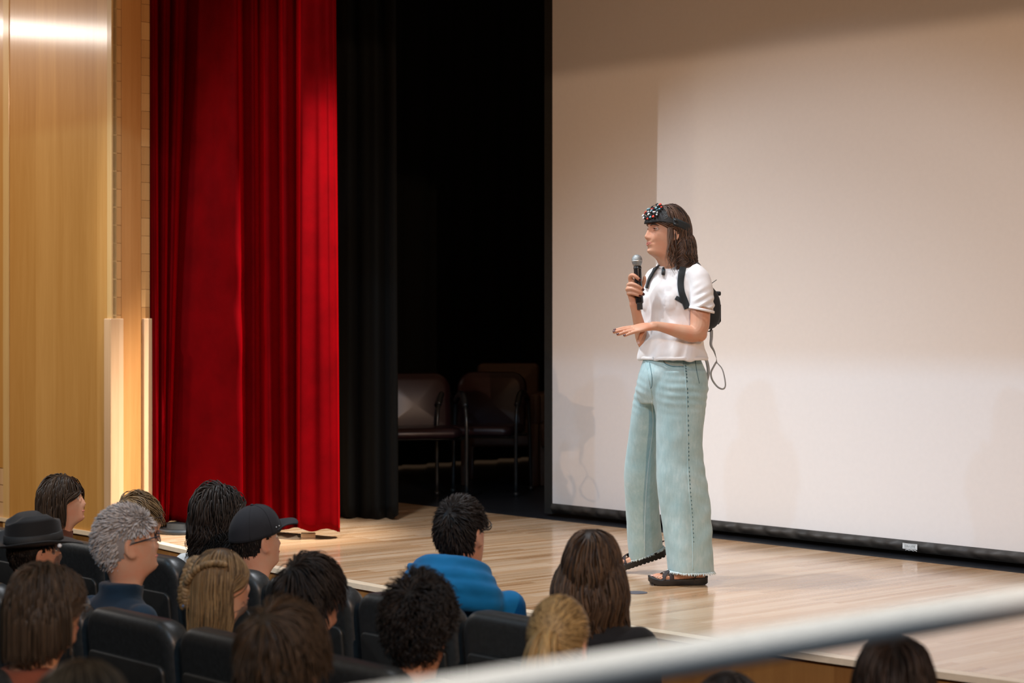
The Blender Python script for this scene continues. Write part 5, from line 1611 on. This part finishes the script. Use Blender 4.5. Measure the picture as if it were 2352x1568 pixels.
s = sitter('woman with a blond ponytail in front of the chestnut haired person', 1288, 1364, 5.44, 26, 2, 0, SKIN, C_('grey_knit', (0.06, 0.06, 0.065)), 1.0)
s.finish()
TIE = np.array((.020, -.122, .150))
r_ = np.random.RandomState(67); p = scalp_points(1100, 67)
tgt = TIE - p; dd, nn = tangent(p, tgt)
P = np.zeros((len(p), 15, 3)); 
for k, t in enumerate(np.linspace(0, 1, 15)):
    q = p * (1 - t) + TIE * t; w_ = (q - EC) / ER; L_ = np.linalg.norm(w_, axis=1)[:, None]; lim = 1.03 + .03 * np.sin(np.pi * t) + r_.uniform(0, .03, (len(p), 1))
    P[:, k] = np.where(L_ < lim, EC + w_ / L_ * lim * ER, q)
pc = [strands_vf(P, .0032, .0018, 68, .7)]
p0 = TIE + r_.normal(size=(420, 3)) * .008; d0 = np.tile(np.array((-.1, -1., -.15)), (420, 1)) + r_.normal(size=(420, 3)) * .28
P = wave(grow(p0, d0, r_.uniform(.20, .30, 420), 20, 1.3, .02, .80, s.g, SHC), .005, 35, 69, .2, 30)
v, f, sh = strands_vf(P, .0036, .0020, 70, .3); pc.append((v, f, np.clip(sh + .25, 0, 1)))
cv, cf = cap_vf(0, 0, .003); pc.append((cv, cf, .3))
hair_obj('hair', pc, HB6, s.M, s.r, s.o)
s.hp('hair_tie', *sphere_vf(TIE + np.array((0, -.006, 0)), (.014, .010, .014), 12, 8), plain('brown_hair_tie', (0.10, 0.06, 0.04), .6))

s = sitter('dark haired person in pale grey cardigan just below the handrail', 1676, 1535, 4.96, 30, 0, 0, SKIN2, C_('pale_grey_knit', (0.36, 0.31, 0.27)), 1.0)
s.finish()
hair_long(s, hair_mat('ash_dark_hair', (0.0074, 0.0068, 0.0068), (0.0465, 0.0409, 0.0372)), 71, .30, 800, .006, 35, (.04, .12), 0, .0040, .05, .05, .5)

s = sitter('dark brown haired person under the right end of the handrail', 2056, 1452, 4.59, 22, 0, 0, SKIN2, C_('black_cotton', (0.012, 0.011, 0.011)), 1.0)
s.finish()
hair_long(s, hair_mat('deep_brown_hair', (0.0050, 0.0031, 0.0025), (0.0310, 0.0186, 0.0136)), 73, .30, 1100, .008, 38, (.06, .18), .01, .0040, .05, .06, .5, nape_c=((0, -.012, .06), (.100, .114, .15)))

# --- third and fourth rows ------------------------------------------
s = sitter('woman with smooth brown bob, glasses and rust top at lower left', 112, 1289, 5.73, 48, 0, 0, SKIN, C_('rust_red_knit', (0.22, 0.055, 0.025)), 1.02)
s.finish(); simple_face(s); eyeglasses(s, plain('thin_silver_frame', (0.35, 0.32, 0.28), .3, .6))
hair_long(s, HB7, 77, .145, 1500, .003, 25, (.09, .20), 0.005, .0036, .045, .02, .45, nape_c=((0, -.010, .080), (.102, .116, .135)), clump=40)

s = sitter('person with short tousled brown hair at the bottom of the picture', 655, 1377, 4.84, 44, 0, 0, SKIN2, C_('black_sweater', (0.012, 0.012, 0.013)), 1.02, .3)
s.finish()
hair_short(s, HB7, 79, 1600, (.07, .115), (.05, .14), .4, -.008, 0, .0032, .007, grav=.8, freq=45)

s = sitter('person of whom only light brown hair shows at the bottom left', 192, 1505, 3.78, 40, 0, 0, SKIN, C_('dark_cotton', (0.015, 0.015, 0.016)), 1.0)
s.finish()
hair_long(s, hair_mat('light_brown_hair', (0.0341, 0.0223, 0.0136), (0.1240, 0.0868, 0.0527)), 83, .25, 1000, .006, 35, (.03, .10), -.02, .0034, .05, .05, .4)

# --- seats ----------------------------------------------------------
R1 = 'front row seats'; R2 = 'second row seats'; R3 = 'third row seats'
for a, lb in ((-8.3575, 'black seat of the person in the rust turtleneck'), (-7.7725, 'black seat between the fedora and the grey haired man'),
              (-7.1875, 'black seat of the shaggy dark haired person'), (-6.6025, 'black seat behind the man in the baseball cap'), (-6.0175, 'empty black seat right of the young person with mop hair'),
              (-5.4325, 'black seat of the man in the blue hoodie'), (-4.8475, 'black seat of the person with long chestnut hair')):
    seat(a, 4.385, lb, R1)
for a, lb in ((-6.9165, 'black seat of the person in the fedora'), (-6.3315, 'black seat behind the grey haired man in navy'), (-5.7465, 'wide black seat back left of the blond braid'),
              (-5.1615, 'black seat of the person in the pale blue shirt'), (-4.5765, 'black seat of the person with dark curls'), (-3.9915, 'black seat of the woman with the ponytail'),
              (-3.4065, 'black seat of the person in the pale grey cardigan'), (-2.8215, 'black seat of the dark haired person under the handrail')):
    seat(a, 3.475, lb, R2)
for a, lb in ((-5.77, 'black seat cut off by the lower left corner'), (-5.18, 'black seat of the woman with the smooth bob'), (-4.00, 'black seat of the person with tousled brown hair')):
    seat(a, 2.565, lb, R3, 0.03)
seat(-3.40, 1.66, 'black seat of the light brown haired person at the bottom left', 'fourth row seats', 0.03)

# ================================================================== handrail in the foreground
hr = thing('handrail', 'blurred pale metal handrail crossing the lower right foreground', 'handrail', tuple(S(1.0, 1.6, 0)))
HRo = np.array(hr.location)
M['rail'] = plain('satin_aluminium', (0.70, 0.70, 0.68), 0.38, 0.25, var=0.03)
rz = 1.565; p0 = np.array((.205, 2.2, rz)); dr = np.array((.75, .662, 0.))
P = np.array([p0 + dr * t for t in np.linspace(-2.6, 2.6, 60)])
P = np.vstack([P, [p0 + dr * 2.66 + np.array((0, 0, -.012)), p0 + dr * 2.70 + np.array((0, 0, -.05)), p0 + dr * 2.71 + np.array((0, 0, -.12))]])
mk('top_rail', *tube_vf(P, .0205, 24), M['rail'], hr, HRo)
for t in (-2.2, 2.71):
    q = p0 + dr * t; mk('post', *tube_vf([(q[0], q[1], 0.004), (q[0], q[1], rz - .02)], .019, 18), M['rail'], hr, HRo)
    mk('base_plate', *tube_vf([(q[0], q[1], 0.001), (q[0], q[1], .012)], .05, 24), M['rail'], hr, HRo)

# ================================================================== stored chairs behind the masking curtain
M['burgundy'] = plain('burgundy_vinyl', (0.020, 0.006, 0.008), 0.35, var=0.15)
M['tan_leather'] = plain('brown_leather', (0.085, 0.042, 0.024), 0.38, var=0.15)
M['chrome'] = plain('black_chrome_tube', (0.05, 0.052, 0.052), 0.25, 0.6)
M['black_tube'] = plain('black_tube', (0.012, 0.013, 0.014), 0.35)
def tub(name, P, r, mat, par, n=24, k=10): return mk(name, *tube_vf(catmull(P, n), r, k), mat, par)
def visitor_chair(label, loc, rz_, grp):
    t = thing('visitor_chair', label, 'chair', loc, rz_, grp)
    mk('backrest', *slab(.50, .41, .11, [(-.035, .05), (-.025, .015), (0, 0), (.025, .01), (.04, .05)], .42, .16, -.20), M['burgundy'], t)
    L = []
    for z, ins in ((.405, .03), (.42, 0), (.455, 0), (.472, .02), (.476, .06)):
        q = rrect(.50 - 2 * ins, .48 - 2 * ins, .07); L.append([(x, -.20 + y + ins, z) for x, y in q])
    mk('seat', *loft_vf(L), M['burgundy'], t)
    for s in (-1, 1):
        tub('frame', [(s * .275, .24, .006), (s * .275, .235, .45), (s * .275, .20, .60), (s * .275, .10, .675), (s * .275, -.05, .67), (s * .275, -.17, .62), (s * .275, -.22, .40), (s * .275, -.27, .006)], .0125, M['chrome'], t, 40)
        tub('arm_pad', [(s * .275, .20, .615), (s * .275, .10, .690), (s * .275, -.04, .686), (s * .275, -.15, .640)], .021, M['black_tube'], t)
        for y in (.24, -.27): mk('foot', *tube_vf([(s * .275, y, 0), (s * .275, y, .03)], .018, 12), M['chrome'], t)
    tub('crossbar', [(-.27, -.15, .40), (.27, -.15, .40)], .011, M['black_tube'], t, 6)
    tub('crossbar', [(-.27, .16, .40), (.27, .16, .40)], .011, M['black_tube'], t, 6)
    return t
def club_chair(label, loc, rz_, grp):
    t = thing('club_chair', label, 'chair', loc, rz_, grp)
    mk('backrest', *slab(.46, .47, .04, [(-.06, .02), (-.05, 0), (.03, 0), (.05, .015)], .40, .14, -.18), M['tan_leather'], t)
    L = []
    for z, ins in ((.28, .01), (.30, 0), (.44, 0), (.47, .02), (.475, .05)):
        q = rrect(.48 - 2 * ins, .50 - 2 * ins, .03); L.append([(x, -.20 + y + ins, z) for x, y in q])
    mk('seat', *loft_vf(L), M['tan_leather'], t)
    for s in (-1, 1):
        mk('armrest', *box_vf(s * .28 - .035, s * .28 + .035, -.24, .28, .44, .665, .02), M['tan_leather'], t)
        for y in (-.22, .26): mk('leg', *box_vf(s * .28 - .024, s * .28 + .024, y - .024, y + .024, .002, .45, .004), M['tan_leather'], t)
    return t
def back_at(u, d): p = PX(u, 726, d); return (p.x, p.y, STAGE)
G_ = 'stored chairs backstage'
visitor_chair('burgundy armchair partly hidden by the black masking curtain', back_at(965, 13.45), math.radians(180 + 12), G_)
visitor_chair('burgundy armchair in the middle of the stored chairs', back_at(1112, 13.75), math.radians(180 - 12), G_)
club_chair('tan leather chair with tall back behind the burgundy chairs', back_at(1162, 14.6), math.radians(180 - 4), G_)
club_chair('tan leather armchair half hidden by the screen edge', back_at(1325, 14.5), math.radians(180 - 6), G_)
